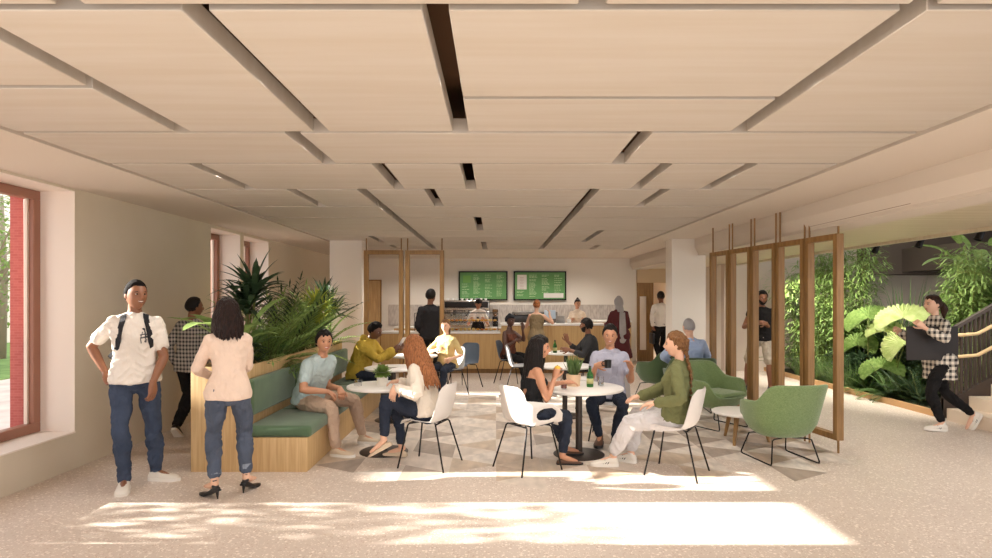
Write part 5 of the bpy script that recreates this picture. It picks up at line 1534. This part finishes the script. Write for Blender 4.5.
# backpack: pack behind, straps over the shoulders
bp_ = empty('backpack', (c1['L0'].x, c1['L0'].y, 0), c1['t'].rotation_euler.z, 'dark backpack worn by the tall man in white printed tee', 'backpack')
mb = MB(); M_ = Matrix.Translation((-.01, -.205, 1.26)); mb.rbox(-.15, .15, -.07, .07, -.22, .22, .05, M=M_, seg=4); wrinkle(mb, .01, 8); mb.obj('pack', cloth('pack_black', srgb(44,44,48)), bp_, smooth='auto')
for sx in (-1, 1):
    mb = MB(); pts = []
    for (u, w) in [(.115, .02), (.118, -.04), (.105, -.09)] if False else [(.085, .155), (.092, .12), (.105, .07), (.115, .01), (.122, -.05), (.128, -.10)]:
        pts.append(chest(c1, sx*u, w, .004, bv))
    top_ = c1['N']+c1['lN']*(sx*.085)-V(0, 0, .018)
    back_ = V(sx*.09, -.15, 1.42)
    low = V(sx*.165, -.06, 1.14)
    side_ = V(sx*.15, -.16, 1.12)
    P_ = [back_, top_+V(0, -.03, .045), top_+V(0, .03, .040)]+pts+[low, side_]
    rs = []
    for i, p in enumerate(P_):
        a = P_[max(0, i-1)]; b = P_[min(len(P_)-1, i+1)]; t_ = (b-a).normalized(); n_ = (p-(c1['spine'](.7)+V(0, 0, 0))); n_ = (n_-t_*n_.dot(t_)).normalized(); s_ = t_.cross(n_)
        w_ = .024 if i < 8 else .016
        rs.append([p+s_*w_+n_*.004, p-s_*w_+n_*.004, p-s_*w_-n_*.004, p+s_*w_-n_*.004])
    mb.rings(rs); mb.obj('shoulder_strap', MATS['pack_black'], bp_, smooth='auto')

# woman seen from behind, facing him
c3 = P((-2.26, 5.04, 0), (-.42, .91), 'woman in blush knit top, jeans and black heels, seen from behind', H=1.64, female=True, skin='light', voxel=.0075,
  feet=[(-2.33, 4.97, .124, -.75, .5, 0), (-2.14, 5.14, .124, .15, 1, 0)], pelvis=(-2.25, 5.05, .89), hands=[(-2.50, 5.26, .98), (-2.36, 5.36, 1.0)], look=(-.80, .60, 0), elbows=[(-.5, -.5, -.6), (.8, -.3, -.4)],
  hdir=[(.6, .6, .1), (-.7, .4, .1)], hcurl=(.5, .5), sdir=(-.35, .94),
  top=dict(mat=cloth('knit_blush', srgb(232,208,190), .92), sleeve=1.93, infl=.014, sinfl=.013, q0=-.16, flare=.055, fold=.008, wr=.014), bottom=dict(mat=jeans_g, end=1.80, cuff=cloth('cuff_pale', srgb(140,148,160)), winfl=(.006, .014)), shoe=dict(mat=blkl, kind='heel', sole=SOLEB),
  hair=long_hair('dkbrown', L=.20, r=.023, n=40, a0=66, wave=.008, out=1.16, thick=.024))
plaid1 = plaid_mat('plaid_dark', srgb(186,180,172), srgb(44,46,54), .046)
c2 = P((-3.70, 7.25, 0), (.22, 1), 'man in dark plaid shirt and black trousers walking away by wall', H=1.70, skin='brown', voxel=.009, build=1.06,
  feet=[(-3.78, 7.10, .15, -.1, 1, 38), (-3.62, 7.52, .085, .2, 1)], pelvis=(-3.70, 7.28, .885), hands=[(-3.92, 7.36, .84), (-3.46, 7.42, .86)], look=(.65, .75, 0), lean=3,
  top=dict(mat=plaid1, sleeve=1.9, infl=.016, sinfl=.014, q0=-.22, flare=.05, collar=True), bottom=dict(mat=blackc, end=1.93, winfl=(.010, .022)), shoe=dict(mat=blkl, sole=SOLEM), hair=short_hair('black', thick=.012, back=-.5))

# man in pale blue polo on the bench
c4 = P((-2.0, 6.55, 0), (.86, -.5), 'smiling man in pale blue polo seated on the green bench', H=1.76, skin='tan', voxel=.0075, build=1.04, lean=22, curve=18,
  pelvis=(-2.07, 6.66, .545), feet=[(-1.52, 6.86, .085, 1, -.1), (-1.68, 6.30, .085, 1, -.25)], knees=[(.3, .1, 1), (.3, -.1, 1)], hands=[(-1.72, 6.62, .66), (-1.80, 6.42, .66)], look=(.52, -.84, -.02), elbows=[(-.6, .5, -.3), (-.8, -.6, -.2)],
  hdir=[(.3, -.6, -.4), (.4, .5, -.4)], hnorm=[(0, -.3, -1), (0, .3, -1)], hcurl=(.7, .7),
  top=dict(mat=cloth('polo_mint', srgb(182,198,198), .93), sleeve=.66, infl=.015, sinfl=.009, q0=-.09, flare=.04, collar=True), bottom=dict(mat=cloth('chino_beige', srgb(196,168,146), .9), end=1.90, winfl=(.012, .018), wr=.02), shoe=dict(mat=loaf, sole=SOLEM, laces=SOLEM), smile=True,
  hair=curly_hair('black', n=60, r=.014, front=.58, back=-.45))

# red-haired woman on the chair
c5 = P((-.72, 6.02, 0), (-.95, .32), 'woman with long auburn hair in cream sweater, legs crossed, at small table', H=1.66, female=True, skin='light', voxel=.0075, lean=15, curve=6,
  pelvis=(-.68, 6.0, .535), feet=[(-1.10, 5.86, .27, -1, .05, 28), (-.98, 6.24, .100, -1, .2)], knees=[(-.3, 0, 1), (-.3, 0, 1)], hands=[(-.98, 5.80, .80), (-1.00, 6.22, .80)], look=(-.82, .56, -.1), elbows=[(.5, -.5, -.6), (.4, .5, -.5)],
  hdir=[(-.25, -.05, -1), (-.9, .0, -.1)], hnorm=[(.2, 1, 0), (0, 0, -1)], hcurl=(.25, .3),
  top=dict(mat=cloth('sweater_cream', srgb(232,220,204), .94), sleeve=1.85, infl=.020, sinfl=.016, q0=-.07, flare=.05, wr=.024), bottom=dict(mat=jeans_d, end=1.82, winfl=(.004, .006)), shoe=dict(mat=loaf, kind='flat', sole=loaf),
  hair=long_hair('red', L=.42, r=.022, n=44, a0=55, wave=.005, hback=.30, out=1.12, thick=.018))

# woman in black top with fruit
c16 = P((.34, 5.90, 0), (.82, .57), 'woman with long black hair in black camisole holding yellow fruit', H=1.66, female=True, skin='tan', voxel=.0075, lean=6, curve=6,
  pelvis=(.33, 5.86, .535), feet=[(.72, 6.28, .100, 1, .2), (.66, 5.98, .085, 1, .0)], knees=[(.2, .2, 1), (.2, .1, 1)], hands=[(.70, 6.12, .80), (.575, 5.88, .88)], look=(.97, -.12, -.12), elbows=[(.0, .6, -.7), (-.3, -.5, -1)],
  hdir=[(.9, .1, 0), (.25, .0, .9)], hnorm=[(0, 0, -1), (.5, .75, 0)], hcurl=(.3, .75), sdir=(.95, .25), brow='black',
  top=dict(mat=cloth('camisole_black', srgb(36,36,38), .8), sleeve=0, infl=.008, q0=-.08, q1=.74, flare=.02, bare=True), bottom=dict(mat=jeans_d, end=1.86, winfl=(.005, .008)), shoe=dict(mat=brownl, kind='flat', sole=SOLEB),
  hair=long_hair('black', L=.36, r=.020, n=40, a0=70, wave=.005, out=1.1, thick=.014))
for sx in (-1, 1):
    q = MB(); s_ = c16['spine']; l_, f_, u_ = c16['frame'](.75)
    w0 = s_(.73)+l_*(sx*.075)+f_*.085; w1 = s_(.96)+l_*(sx*.062)+f_*.035+u_*.012; w2 = s_(.97)+l_*(sx*.062)-f_*.03+u_*.010; w3 = s_(.74)+l_*(sx*.06)-f_*.085
    q.tube([w0, w0.lerp(w1, .5)+f_*.016, w1, w1.lerp(w2, .5)+u_*.012, w2, w2.lerp(w3, .5)-f_*.012, w3], .0035, 6); q.obj('shoulder_strap', MATS['camisole_black'], c16['shirt'], smooth=True)
mb = MB(); mb.ball((0, 0, 0), (.034, .034, .032), 18, 10); fr = empty('citrus_fruit', (.605, 5.90, .965), label='yellow citrus fruit held by the woman in black camisole', cat='fruit'); mb.obj('fruit_body', mat('citrus_yellow', srgb(214,176,50), .5), fr, smooth=True)
mb = MB(); mb.lathe([(.001, .030), (.005, .031), (.004, .036), (.001, .037)], 8); mb.obj('fruit_stem', STEM, fr, smooth=True)
tumbler((.70, 6.20), .72, .10, .035, 'short glass of red tea on large table by black-haired woman', TEA, .72)

# man in grey tee with black cup
c17 = P((1.30, 6.98, 0), (-.12, -1), 'smiling man in lavender-grey tee holding a black cup', H=1.74, skin='tan', voxel=.0075, build=.98, lean=3,
  pelvis=(1.34, 7.06, .54), feet=[(1.34, 6.78, .085, -.1, -1), (1.17, 6.76, .100, -.3, -1)], knees=[(.15, -.4, 1), (-.4, -.4, 1)], hands=[(1.52, 6.74, .86), (1.13, 6.76, .90)], look=(-.18, -.98, -.02), elbows=[(.25, .5, -1), (-.25, .5, -1)],
  hdir=[(-.35, -.3, .85), (.75, -.35, .15)], hnorm=[(-.7, -.5, .1), (.3, .8, 0)], hcurl=(.45, .85), 
  top=dict(mat=cloth('tee_lavender', srgb(176,176,192), .93), sleeve=.64, infl=.014, sinfl=.009, q0=-.08, flare=.04), bottom=dict(mat=jeans_d, end=1.93, winfl=(.006, .010)), shoe=dict(mat=brownl, sole=SOLEB), smile=True,
  hair=short_hair('black', thick=.012, front=.64, top_extra=.012, back=-.4, lump=.5, nse=16))
bv = surf(c17['shirt']); q = MB(); nn_ = 5; pts = [[chest(c17, -.085+.075*i/nn_, -.005-.085*j/nn_, .003, bv) for i in range(nn_+1)] for j in range(nn_+1)]
q.rings(pts, cap=False, closed=False); q.obj('breast_pocket', cloth('pocket_lavender', srgb(160,160,176)), c17['shirt'], smooth=True)
cp = empty('coffee_mug', (1.245, 6.675, .885), label='black mug held up by the man in lavender-grey tee', cat='mug')
mb = MB(); mb.lathe([(.001, 0), (.036, 0), (.040, .088), (.036, .088), (.032, .008), (.001, .008)], 24); mb.obj('mug_body', mat('mug_black', srgb(24,20,20), .3), cp, smooth='auto')
mb = MB(); mb.tube([(-.036, 0, .07), (-.062, 0, .066), (-.068, 0, .045), (-.06, 0, .024), (-.035, 0, .02)], .006, 8); mb.obj('mug_handle', MATS['mug_black'], cp, smooth=True)

# woman with braid
c18 = P((1.67, 5.74, 0), (-.85, .53), 'woman with long braid in olive sweater and pale trousers, seated', H=1.74, female=True, skin='light', voxel=.0075, lean=-6, curve=6,
  pelvis=(1.715, 5.69, .54), feet=[(1.15, 5.93, .085, -1, .05), (1.36, 6.06, .085, -.75, .6)], knees=[(-.5, 0, 1), (-.3, .2, 1)], hands=[(1.47, 5.54, .69), (1.42, 5.94, .69)], look=(-.93, .36, -.03), elbows=[(.4, -.7, -.5), (.3, .6, -.5)],
  hdir=[(-.9, .2, -.2), (-.9, -.2, -.2)], hnorm=[(0, 0, -1), (0, 0, -1)], hcurl=(.3, .3), brow='blond',
  top=dict(mat=cloth('sweater_olive', srgb(112,114,76), .9), sleeve=1.9, infl=.020, sinfl=.018, q0=-.07, flare=.03, wr=.026, collar=True), bottom=dict(mat=cloth('trousers_pale_grey', srgb(204,200,200), .93), end=1.78, winfl=(.012, .024), wr=.022), shoe=dict(mat=sneaker, stripes=mat('stripe_dark', srgb(44,52,48), .6), laces=SOLEM),
  hair=braid_hair('blond'))
# bald man in blue shirt in the lounge chair
c19 = P((2.86, 8.9, 0), (.12, 1), 'bald man in light blue shirt sitting with his back turned', H=1.80, skin='light', voxel=.009, build=1.1, lean=-3,
  pelvis=(2.86, 8.88, .53), feet=[(2.72, 9.34, .085, 0, 1), (3.02, 9.32, .085, .1, 1)], hands=[(2.68, 9.22, .68), (3.04, 9.22, .68)], look=(-.2, 1, 0), elbows=[(-1, 0, -.4), (1, 0, -.4)],
  top=dict(mat=cloth('shirt_sky', srgb(164,182,214), .95), sleeve=1.9, infl=.016, sinfl=.014, q0=-.14, collar=True), bottom=dict(mat=jeans_d, end=1.9), shoe=dict(mat=brownl, sole=SOLEB), face_on=False, hair=short_hair('grey', thick=.006, front=.9, side=-.1, back=-.5))
# yellow hoodie
def hood(c):
    q = MB(); n_ = c['N']-c['fN']*.05
    q.tube([n_+c['lN']*-.085+c['fN']*.05, n_+c['lN']*-.06-c['fN']*.045-V(0, 0, .01), n_-c['fN']*.085-V(0, 0, .02), n_+c['lN']*.06-c['fN']*.045-V(0, 0, .01), n_+c['lN']*.085+c['fN']*.05], [.030, .045, .055, .045, .030], 12, True)
    g_ = remesh(q, .009, 3); wrinkle(g_, .02, 12); g_.obj('hood', c['shirt'].data.materials[0], c['shirt'], smooth=True)
c6 = P((-1.98, 9.0, 0), (.97, -.25), 'man in yellow hoodie bent over a tablet at end of bench', H=1.76, skin='dark', voxel=.010, build=1.08, lean=18, curve=22,
  pelvis=(-2.06, 9.0, .545), feet=[(-1.50, 9.16, .085, 1, 0), (-1.54, 8.86, .085, 1, -.1)], knees=[(.3, 0, 1), (.3, 0, 1)], hands=[(-1.50, 9.08, .90), (-1.52, 8.86, .88)], look=(.9, -.28, -.35), elbows=[(-.3, .5, -1), (-.3, -.5, -1)],
  hdir=[(.6, 0, .5), (.6, 0, .5)], hcurl=(.6, .6), top=dict(mat=cloth('hoodie_yellow', srgb(190,160,66), .88), sleeve=1.9, infl=.024, sinfl=.022, q0=-.16, wr=.03), bottom=dict(mat=jeans_d, end=1.9), shoe=dict(mat=sneaker), hair=short_hair('tight', thick=.024, back=-.45), extra=hood)
tb = empty('tablet', (-1.42, 8.95, .985), rz=math.radians(-10), label='thin tablet held by the man in yellow hoodie', cat='tablet')
M_ = Matrix.Rotation(math.radians(-58), 4, 'Y'); mb = MB(); mb.rbox(-.11, .11, -.08, .08, -.004, .004, .003, M=M_); mb.obj('tablet_body', mat('tablet_pale', srgb(206,200,196), .4), tb, smooth='auto')
mb = MB(); mb.box(-.10, .10, -.07, .07, .0042, .005, M=M_); mb.obj('screen', mat('screen_glow', srgb(150,156,166), .2), tb)
# girl in front of the counter
c7 = P((-.84, 10.2, 0), (-.40, -.92), 'girl with tied blond hair in pale gold top, facing the room', H=1.68, female=True, skin='light', voxel=.010, lean=4, curve=4,
  pelvis=(-.83, 10.22, .535), feet=[(-.90, 9.84, .085, -.3, -1), (-1.06, 9.88, .085, -.4, -1)], hands=[(-.74, 9.94, .66), (-1.00, 10.02, .80)], look=(-.25, -.96, .02), elbows=[(.7, .3, -.6), (-.7, .3, -.6)],
  top=dict(mat=cloth('top_gold', srgb(208,184,128), .9), sleeve=.9, infl=.014), bottom=dict(mat=jeans_d, end=1.86, winfl=(.005, .008)), shoe=dict(mat=sneaker), hair=ponytail_hair('blond'), brow='blond')
# man in black by the counter
P((-1.26, 11.5, 0), (.10, 1), 'man in black shirt and trousers standing with his back turned', H=1.86, skin='brown', voxel=.010, build=1.05, look=(.35, .93, 0), hands=[(-1.46, 11.66, 1.0), (-1.04, 11.66, 1.0)], elbows=[(-.3, -1, -.3), (.3, -1, -.3)],
  top=dict(mat=cloth('shirt_charcoal', srgb(46,44,46), .85), sleeve=1.92, infl=.018, sinfl=.014, q0=-.18, collar=True), bottom=dict(mat=blackc, end=1.95), shoe=dict(mat=blkl, sole=SOLEB), face_on=False, hair=short_hair('black', thick=.016, back=-.5))
# baristas
apron_m = cloth('apron_dark', srgb(60,56,56))
def apron(c):
    q = MB(); l_, f_, u_ = c['frame'](.3)
    for (q0, q1, w0, w1) in ((-.35, .12, .20, .17), (.12, .72, .17, .09)):
        rs = []
        for k in range(6):
            qq = q0+(q1-q0)*k/5; w_ = w0+(w1-w0)*k/5
            rs.append([c['spine'](max(qq, 0))+(V(0, 0, qq*.5) if qq < 0 else V(0, 0, 0))+l_*(w_*u)+f_*(.145-.07*u*u) for u in (-1, -.6, -.2, .2, .6, 1)])
        q.rings(rs, cap=False, closed=False)
    q.obj('apron', apron_m, c['t'], smooth=True)
P((-.42, 14.22, 0), (-.05, -1), 'curly-haired barista in white tee behind the pastry case', H=1.70, female=True, skin='tan', voxel=.010, look=(.1, -.9, -.35), hands=[(-.26, 13.94, 1.16), (-.60, 13.94, 1.16)], elbows=[(.4, .5, -.9), (-.4, .5, -.9)], lean=6,
  top=dict(mat=cloth('tee_offwhite', srgb(226,214,202), .95), sleeve=.6), bottom=dict(mat=blackc), shoe=dict(mat=blkl, sole=SOLEB), hair=curly_hair('black', n=90, r=.026), extra=apron)
P((1.92, 14.2, 0), (-.08, -1), 'barista with dark hair in a topknot and cream shirt behind counter', H=1.68, female=True, skin='tan', voxel=.010, look=(.15, -.95, -.1), hands=[(2.06, 13.94, 1.145), (1.74, 13.94, 1.145)], elbows=[(.4, .5, -.9), (-.4, .5, -.9)],
  top=dict(mat=cloth('shirt_cream', srgb(224,206,184), .95), sleeve=.8, collar=True), bottom=dict(mat=blackc), shoe=dict(mat=blkl, sole=SOLEB), hair=bun_hair('dkbrown', pos=(0, -.02, .125), br=.03), smile=True)
# customers at the counter
P((.86, 12.72, 0), (.12, 1), 'customer with auburn bun in sleeveless khaki dress ordering at counter', H=1.66, female=True, skin='light', voxel=.010, look=(.25, .95, 0), hands=[(.72, 13.06, 1.16), (1.16, 12.98, 1.30)], elbows=[(-.4, -.6, -.8), (.7, -.3, -.9)],
  hdir=[None, (0, .5, .8)], top=dict(mat=cloth('dress_khaki', srgb(142,122,92), .9), sleeve=0, infl=.016, q0=-.95, flare=.05, q1=.95, name='dress'), bottom=dict(mat=cloth('dress_khaki2', srgb(132,112,84)), end=1.3), shoe=dict(mat=brownl, kind='flat', sole=SOLEB), face_on=False, hair=bun_hair('red', pos=(0, -.09, .065), br=.036))
def scarf(c):
    q = MB()
    def off(x, y, z):
        if y > .45 and -.75 < z < .55 and abs(x) < .62: return -.012
        return .018
    r2, _ = head_surface(c['H'], True, off=off); q.rings([[c['Rh'] @ p+c['HC'] for p in r] for r in r2])
    q.tube([c['HC']-V(0, 0, .06*c['s']), c['N']+V(0, 0, .01), c['spine'](.86)], [.075, .085, .125], 18, True)
    g_ = remesh(q, .009, 3); wrinkle(g_, .02, 14, 2, (1, 1, .5)); ho = g_.obj('headscarf', cloth('scarf_grey', srgb(158,152,150), .85), c['t'], smooth=True)
    q = MB(); b = c['spine'](.9)-c['fN']*.12+c['lN']*.02; q.tube([b+V(0, 0, .02), b-c['fN']*.03-V(0, 0, .25), b-c['fN']*.05-V(0, 0, .55), b-c['fN']*.05-V(0, 0, .75)], [.06, .07, .075, .075], 14, flat=.25, side=c['lN']); g_ = wrinkle(q, .01, 12); g_.obj('scarf_tail', MATS['scarf_grey'], ho, smooth=True)
P((2.62, 12.75, 0), (-.15, 1), 'woman in grey headscarf and burgundy coat standing at the counter', H=1.72, female=True, skin='tan', voxel=.010, look=(-.3, .95, 0), hands=[(2.40, 13.06, 1.10), (2.74, 13.04, 1.08)], elbows=[(-.4, -.5, -.9), (.4, -.5, -.9)], build=1.1,
  top=dict(mat=cloth('coat_burgundy', srgb(84,40,42), .85), sleeve=1.92, infl=.024, sinfl=.018, q0=-1.0, flare=.07, name='coat'), bottom=dict(mat=blackc), shoe=dict(mat=blkl, sole=SOLEB), face_on=False, extra=scarf)
# woman in black headwrap
def wrap(c):
    q = MB()
    def off(x, y, z):
        k = 1 if (z > .38 or (y < .1 and z > -.1)) else 0
        return -.006+.028*k
    r2, _ = head_surface(c['H'], True, off=off); q.rings([[c['Rh'] @ p+c['HC'] for p in r] for r in r2])
    q.ball(c['hp_'](-.03, -.13, .03), (.075, .06, .055), 14, 8)
    g_ = remesh(q, .008, 2); wrinkle(g_, .016, 22); g_.obj('headwrap', cloth('wrap_black', srgb(40,42,46)), c['t'], smooth=True)
P((.27, 11.88, 0), (.75, -.65), 'woman in black headwrap and brown sleeveless top, hand to her chin', H=1.74, female=True, skin='deep', voxel=.010, lean=4,
  pelvis=(.25, 11.9, .54), feet=[(.62, 11.80, .085, 1, -.4), (.56, 11.60, .085, 1, -.5)], hands=[(.52, 11.66, 1.05), (.40, 11.58, .86)], look=(.55, -.83, .03), elbows=[(.4, .3, -1), (-.3, -.4, -1)], hdir=[(0, .1, 1), (.5, .3, 0)],
  top=dict(mat=cloth('top_brown', srgb(104,62,48), .7, sc=30), sleeve=0, infl=.012, q1=.86, bare=True), bottom=dict(mat=blackc, end=1.85), shoe=dict(mat=blkl, kind='flat', sole=SOLEB), extra=wrap)
# bearded man in dark shirt
c13 = P((1.66, 10.32, 0), (-1, .08), 'bearded man in charcoal shirt talking at the round table', H=1.74, skin='brown', voxel=.010, build=1.06, lean=8, curve=8,
  pelvis=(1.66, 10.30, .52), feet=[(1.24, 10.12, .085, -1, 0), (1.22, 10.46, .085, -1, 0)], knees=[(-.3, 0, 1), (-.3, 0, 1)], hands=[(1.22, 10.08, .80), (1.24, 10.40, .92)], look=(-.98, .1, .02), elbows=[(.2, -.4, -1), (.1, .4, -1)], hdir=[(-1, .1, 0), (-.3, 0, 1)],
  top=dict(mat=cloth('shirt_slate', srgb(58,58,60), .85), sleeve=1.5, infl=.018, sinfl=.015, collar=True), bottom=dict(mat=blackc), shoe=dict(mat=sneaker), hair=curly_hair('black', r=.018), beard='black')
# man in the lit passage
P((4.18, 15.2, 0), (.05, 1), 'man in white shirt and black trousers walking off down the passage', H=1.88, skin='brown', voxel=.011, build=1.0, face_on=False, feet=[(4.10, 15.0, .13, 0, 1, 30), (4.26, 15.42, .085, 0, 1)], pelvis=(4.18, 15.2, .975), hands=[(3.96, 15.15, .97), (4.42, 15.28, .97)],
  top=dict(mat=cloth('shirt_white', srgb(232,224,214), .95), sleeve=1.9, infl=.016, q0=-.02, collar=True), bottom=dict(mat=blackc, waist=.18), shoe=dict(mat=blkl, sole=SOLEB), hair=short_hair('black', back=-.5))
cs = empty('briefcase', (3.94, 15.17, .52), label='slim black bag carried by the man in white shirt', cat='bag')
mb = MB(); mb.rbox(-.03, .03, -.17, .17, 0, .27, .012); mb.obj('bag_body', blkl, cs, smooth='auto'); mb = MB(); mb.tube([(0, -.07, .27), (0, -.06, .34), (0, .06, .34), (0, .07, .27)], .008, 8); mb.obj('bag_handle', blkl, cs, smooth=True)
# man in black tank top behind the divider
c20 = P((4.86, 10.8, 0), (-.45, -.9), 'bearded man in black tank top and khaki shorts behind the divider', H=1.83, skin='brown', voxel=.009, build=1.05, look=(-.1, -.99, -.12), 
  feet=[(4.90, 10.72, .085, -.1, -1), (4.58, 11.0, .12, -.6, -.8, 20)], pelvis=(4.80, 10.85, .955), hands=[(4.78, 10.62, 1.22), (4.52, 10.72, 1.20)], elbows=[(.3, .6, -1), (-.3, .6, -1)], hdir=[(-.9, -.3, .1), (.6, -.5, .2)],
  top=dict(mat=blackc, sleeve=.20, infl=.014, q1=.97, bare=True), bottom=dict(mat=cloth('shorts_khaki', srgb(176,164,146), .92), end=.92, winfl=(.014, .03), name='shorts'), shoe=dict(mat=blkl, sole=SOLEB), hair=short_hair('black', thick=.018), beard='black')
# woman with board
plaid2 = plaid_mat('plaid_light', srgb(226,214,196), srgb(40,34,34), .07)
c21 = P((5.52, 7.62, 0), (-1, .02), 'woman in plaid shirt walking past the garden carrying a dark board', H=1.76, female=True, skin='light', voxel=.008, lean=6,
  feet=[(5.58, 7.50, .085, -1, 0, -4), (6.03, 7.58, .19, -1, 0, 55)], pelvis=(5.62, 7.62, .895), knees=[(-1, 0, 0), (-1, 0, 0)], hands=[(5.24, 7.34, 1.30), (5.20, 7.74, 1.25)], look=(-1, -.06, -.02), elbows=[(.6, -.5, -.8), (.5, .5, -.8)],
  hdir=[(-.6, .1, .5), (-.8, -.3, .1)], hnorm=[(.4, .9, 0), (0, -1, 0)], hcurl=(.6, .6), brow='brown',
  top=dict(mat=plaid2, sleeve=1.75, infl=.018, sinfl=.014, q0=-.50, flare=.04, collar=True, wr=.02), bottom=dict(mat=blackc, end=1.88, winfl=(.004, .005)), shoe=dict(mat=sneaker, stripes=mat('stripe_black', srgb(30,28,28), .6), laces=SOLEM), hair=ponytail_hair('brown', L=.16, r=.04))
bd = empty('portfolio_board', (5.44, 7.46, .89), label='large flat dark board carried under the walking woman\'s arm', cat='board')
mb = MB(); mb.rbox(-.34, .30, -.008, .008, 0, .42, .004); mb.obj('board_sheet', mat('board_dark', srgb(44,38,36), .7), bd, smooth='auto')
FILL, WASH, GARD, ROOF, EXPO = 22, 110, 190, 60, 0.36
# ================================================================ LIGHT AND CAMERA
w = bpy.data.worlds.new('World'); SC.world = w; w.use_nodes = True
bg = w.node_tree.nodes['Background']; bg.inputs['Color'].default_value = (.95, .97, 1.0, 1); bg.inputs['Strength'].default_value = 2.0
sd_ = bpy.data.lights.new('Sun', 'SUN'); sd_.energy = 23; sd_.angle = math.radians(.6); sd_.color = (1, .95, .86)
so = bpy.data.objects.new('Sun', sd_); COL.objects.link(so)
so.rotation_euler = Vector((1, 0.0, -.378)).to_track_quat('-Z', 'Y').to_euler()
def spot(name, loc, energy, size=150, blend=1.0, col=(1, .82, .62), r=.04, aim=(0, 0, -1)):
    l = bpy.data.lights.new(name, 'SPOT'); l.energy = energy; l.spot_size = math.radians(size); l.spot_blend = blend; l.color = col; l.shadow_soft_size = r
    o = bpy.data.objects.new(name, l); COL.objects.link(o); o.location = loc; o.rotation_euler = Vector(aim).to_track_quat('-Z', 'Y').to_euler(); return o
# unseen fill lamps added along the ceiling slots to brighten the room
WC = (1, .94, .87)
for (x, y) in [(-1.12, 1.4), (1.55, 1.4), (-1.12, 3.0), (1.55, 3.0), (-.23, 3.0), (-1.32, 4.3), (.965, 4.3), (-2.4, 5.3), (-.24, 5.3), (1.36, 5.3), (2.04, 5.3), (-1.32, 7.2), (.97, 6.6), (.97, 8.4), (-1.32, 9.6), (-.25, 8.8), (-1.32, 11.4), (.97, 10.5), (.97, 12.2), (1.65, 10.3)]:
    spot('slot_fill', (x, y, H-.004), FILL*(.45 if y < 3.5 else 1 if y < 5 else 1.5 if y < 8 else 2.0), 165, 1.0, WC)
# wall washers above the counter and back wall
for x in (-2.0, -.6, .8, 2.2):
    spot('wash_lamp', (x, 14.6, H-.01), WASH, 150, 1.0, WC)
spot('passage_and_fill_lamp', (4.4, 17.3, 2.48), 160, 160, 1, (1, .92, .82))
spot('passage_and_fill_lamp', (4.6, 12.5, 2.43), 80, 160, 1, WC); spot('passage_and_fill_lamp', (4.6, 9.5, 2.43), 90, 160, 1, WC); spot('passage_and_fill_lamp', (4.6, 6.0, 2.43), 90, 160, 1, WC); spot('passage_and_fill_lamp', (4.6, 3.2, 2.43), 60, 160, 1, WC)  # fill lamps added under the soffit to brighten the floor
# garden spotlights
for y, aim in ((10.6, (.8, .3, -1)), (8.9, (.6, .35, -.7)), (7.8, (.6, .5, -.5)), (12.2, (.6, 0, -1))):
    spot('garden_lamp', (5.56, y, 2.36), GARD, 110, .8, (1, .95, .82), .03, aim)
# daylight falling into the atrium from its roof light
al = bpy.data.lights.new('roof_light', 'AREA'); al.shape = 'RECTANGLE'; al.size = 2.5; al.size_y = 3.0; al.energy = ROOF; al.color = (1, .98, .9)
ao = bpy.data.objects.new('roof_light', al); COL.objects.link(ao); ao.location = (7.4, 10.6, 4.58)
cam = bpy.data.cameras.new('Camera'); cam.sensor_width = 36; cam.sensor_fit = 'HORIZONTAL'; cam.lens = 36*F/992; cam.shift_x = 0; cam.shift_y = 20/992; cam.clip_start = .05; cam.clip_end = 200
co = bpy.data.objects.new('Camera', cam); COL.objects.link(co); co.location = (0, 0, CH); co.rotation_euler = (PI/2, 0, 0)
SC.camera = co
SC.view_settings.view_transform = 'Standard'; SC.view_settings.look = 'None'; SC.view_settings.gamma = 1; SC.view_settings.use_curve_mapping = False
SC.view_settings.exposure = EXPO
SC.cycles.max_bounces = 12; SC.cycles.diffuse_bounces = 7; SC.cycles.transparent_max_bounces = 8; SC.cycles.glossy_bounces = 3; SC.cycles.transmission_bounces = 8
SC.cycles.use_denoising = True
SC.cycles.sample_clamp_indirect = 6
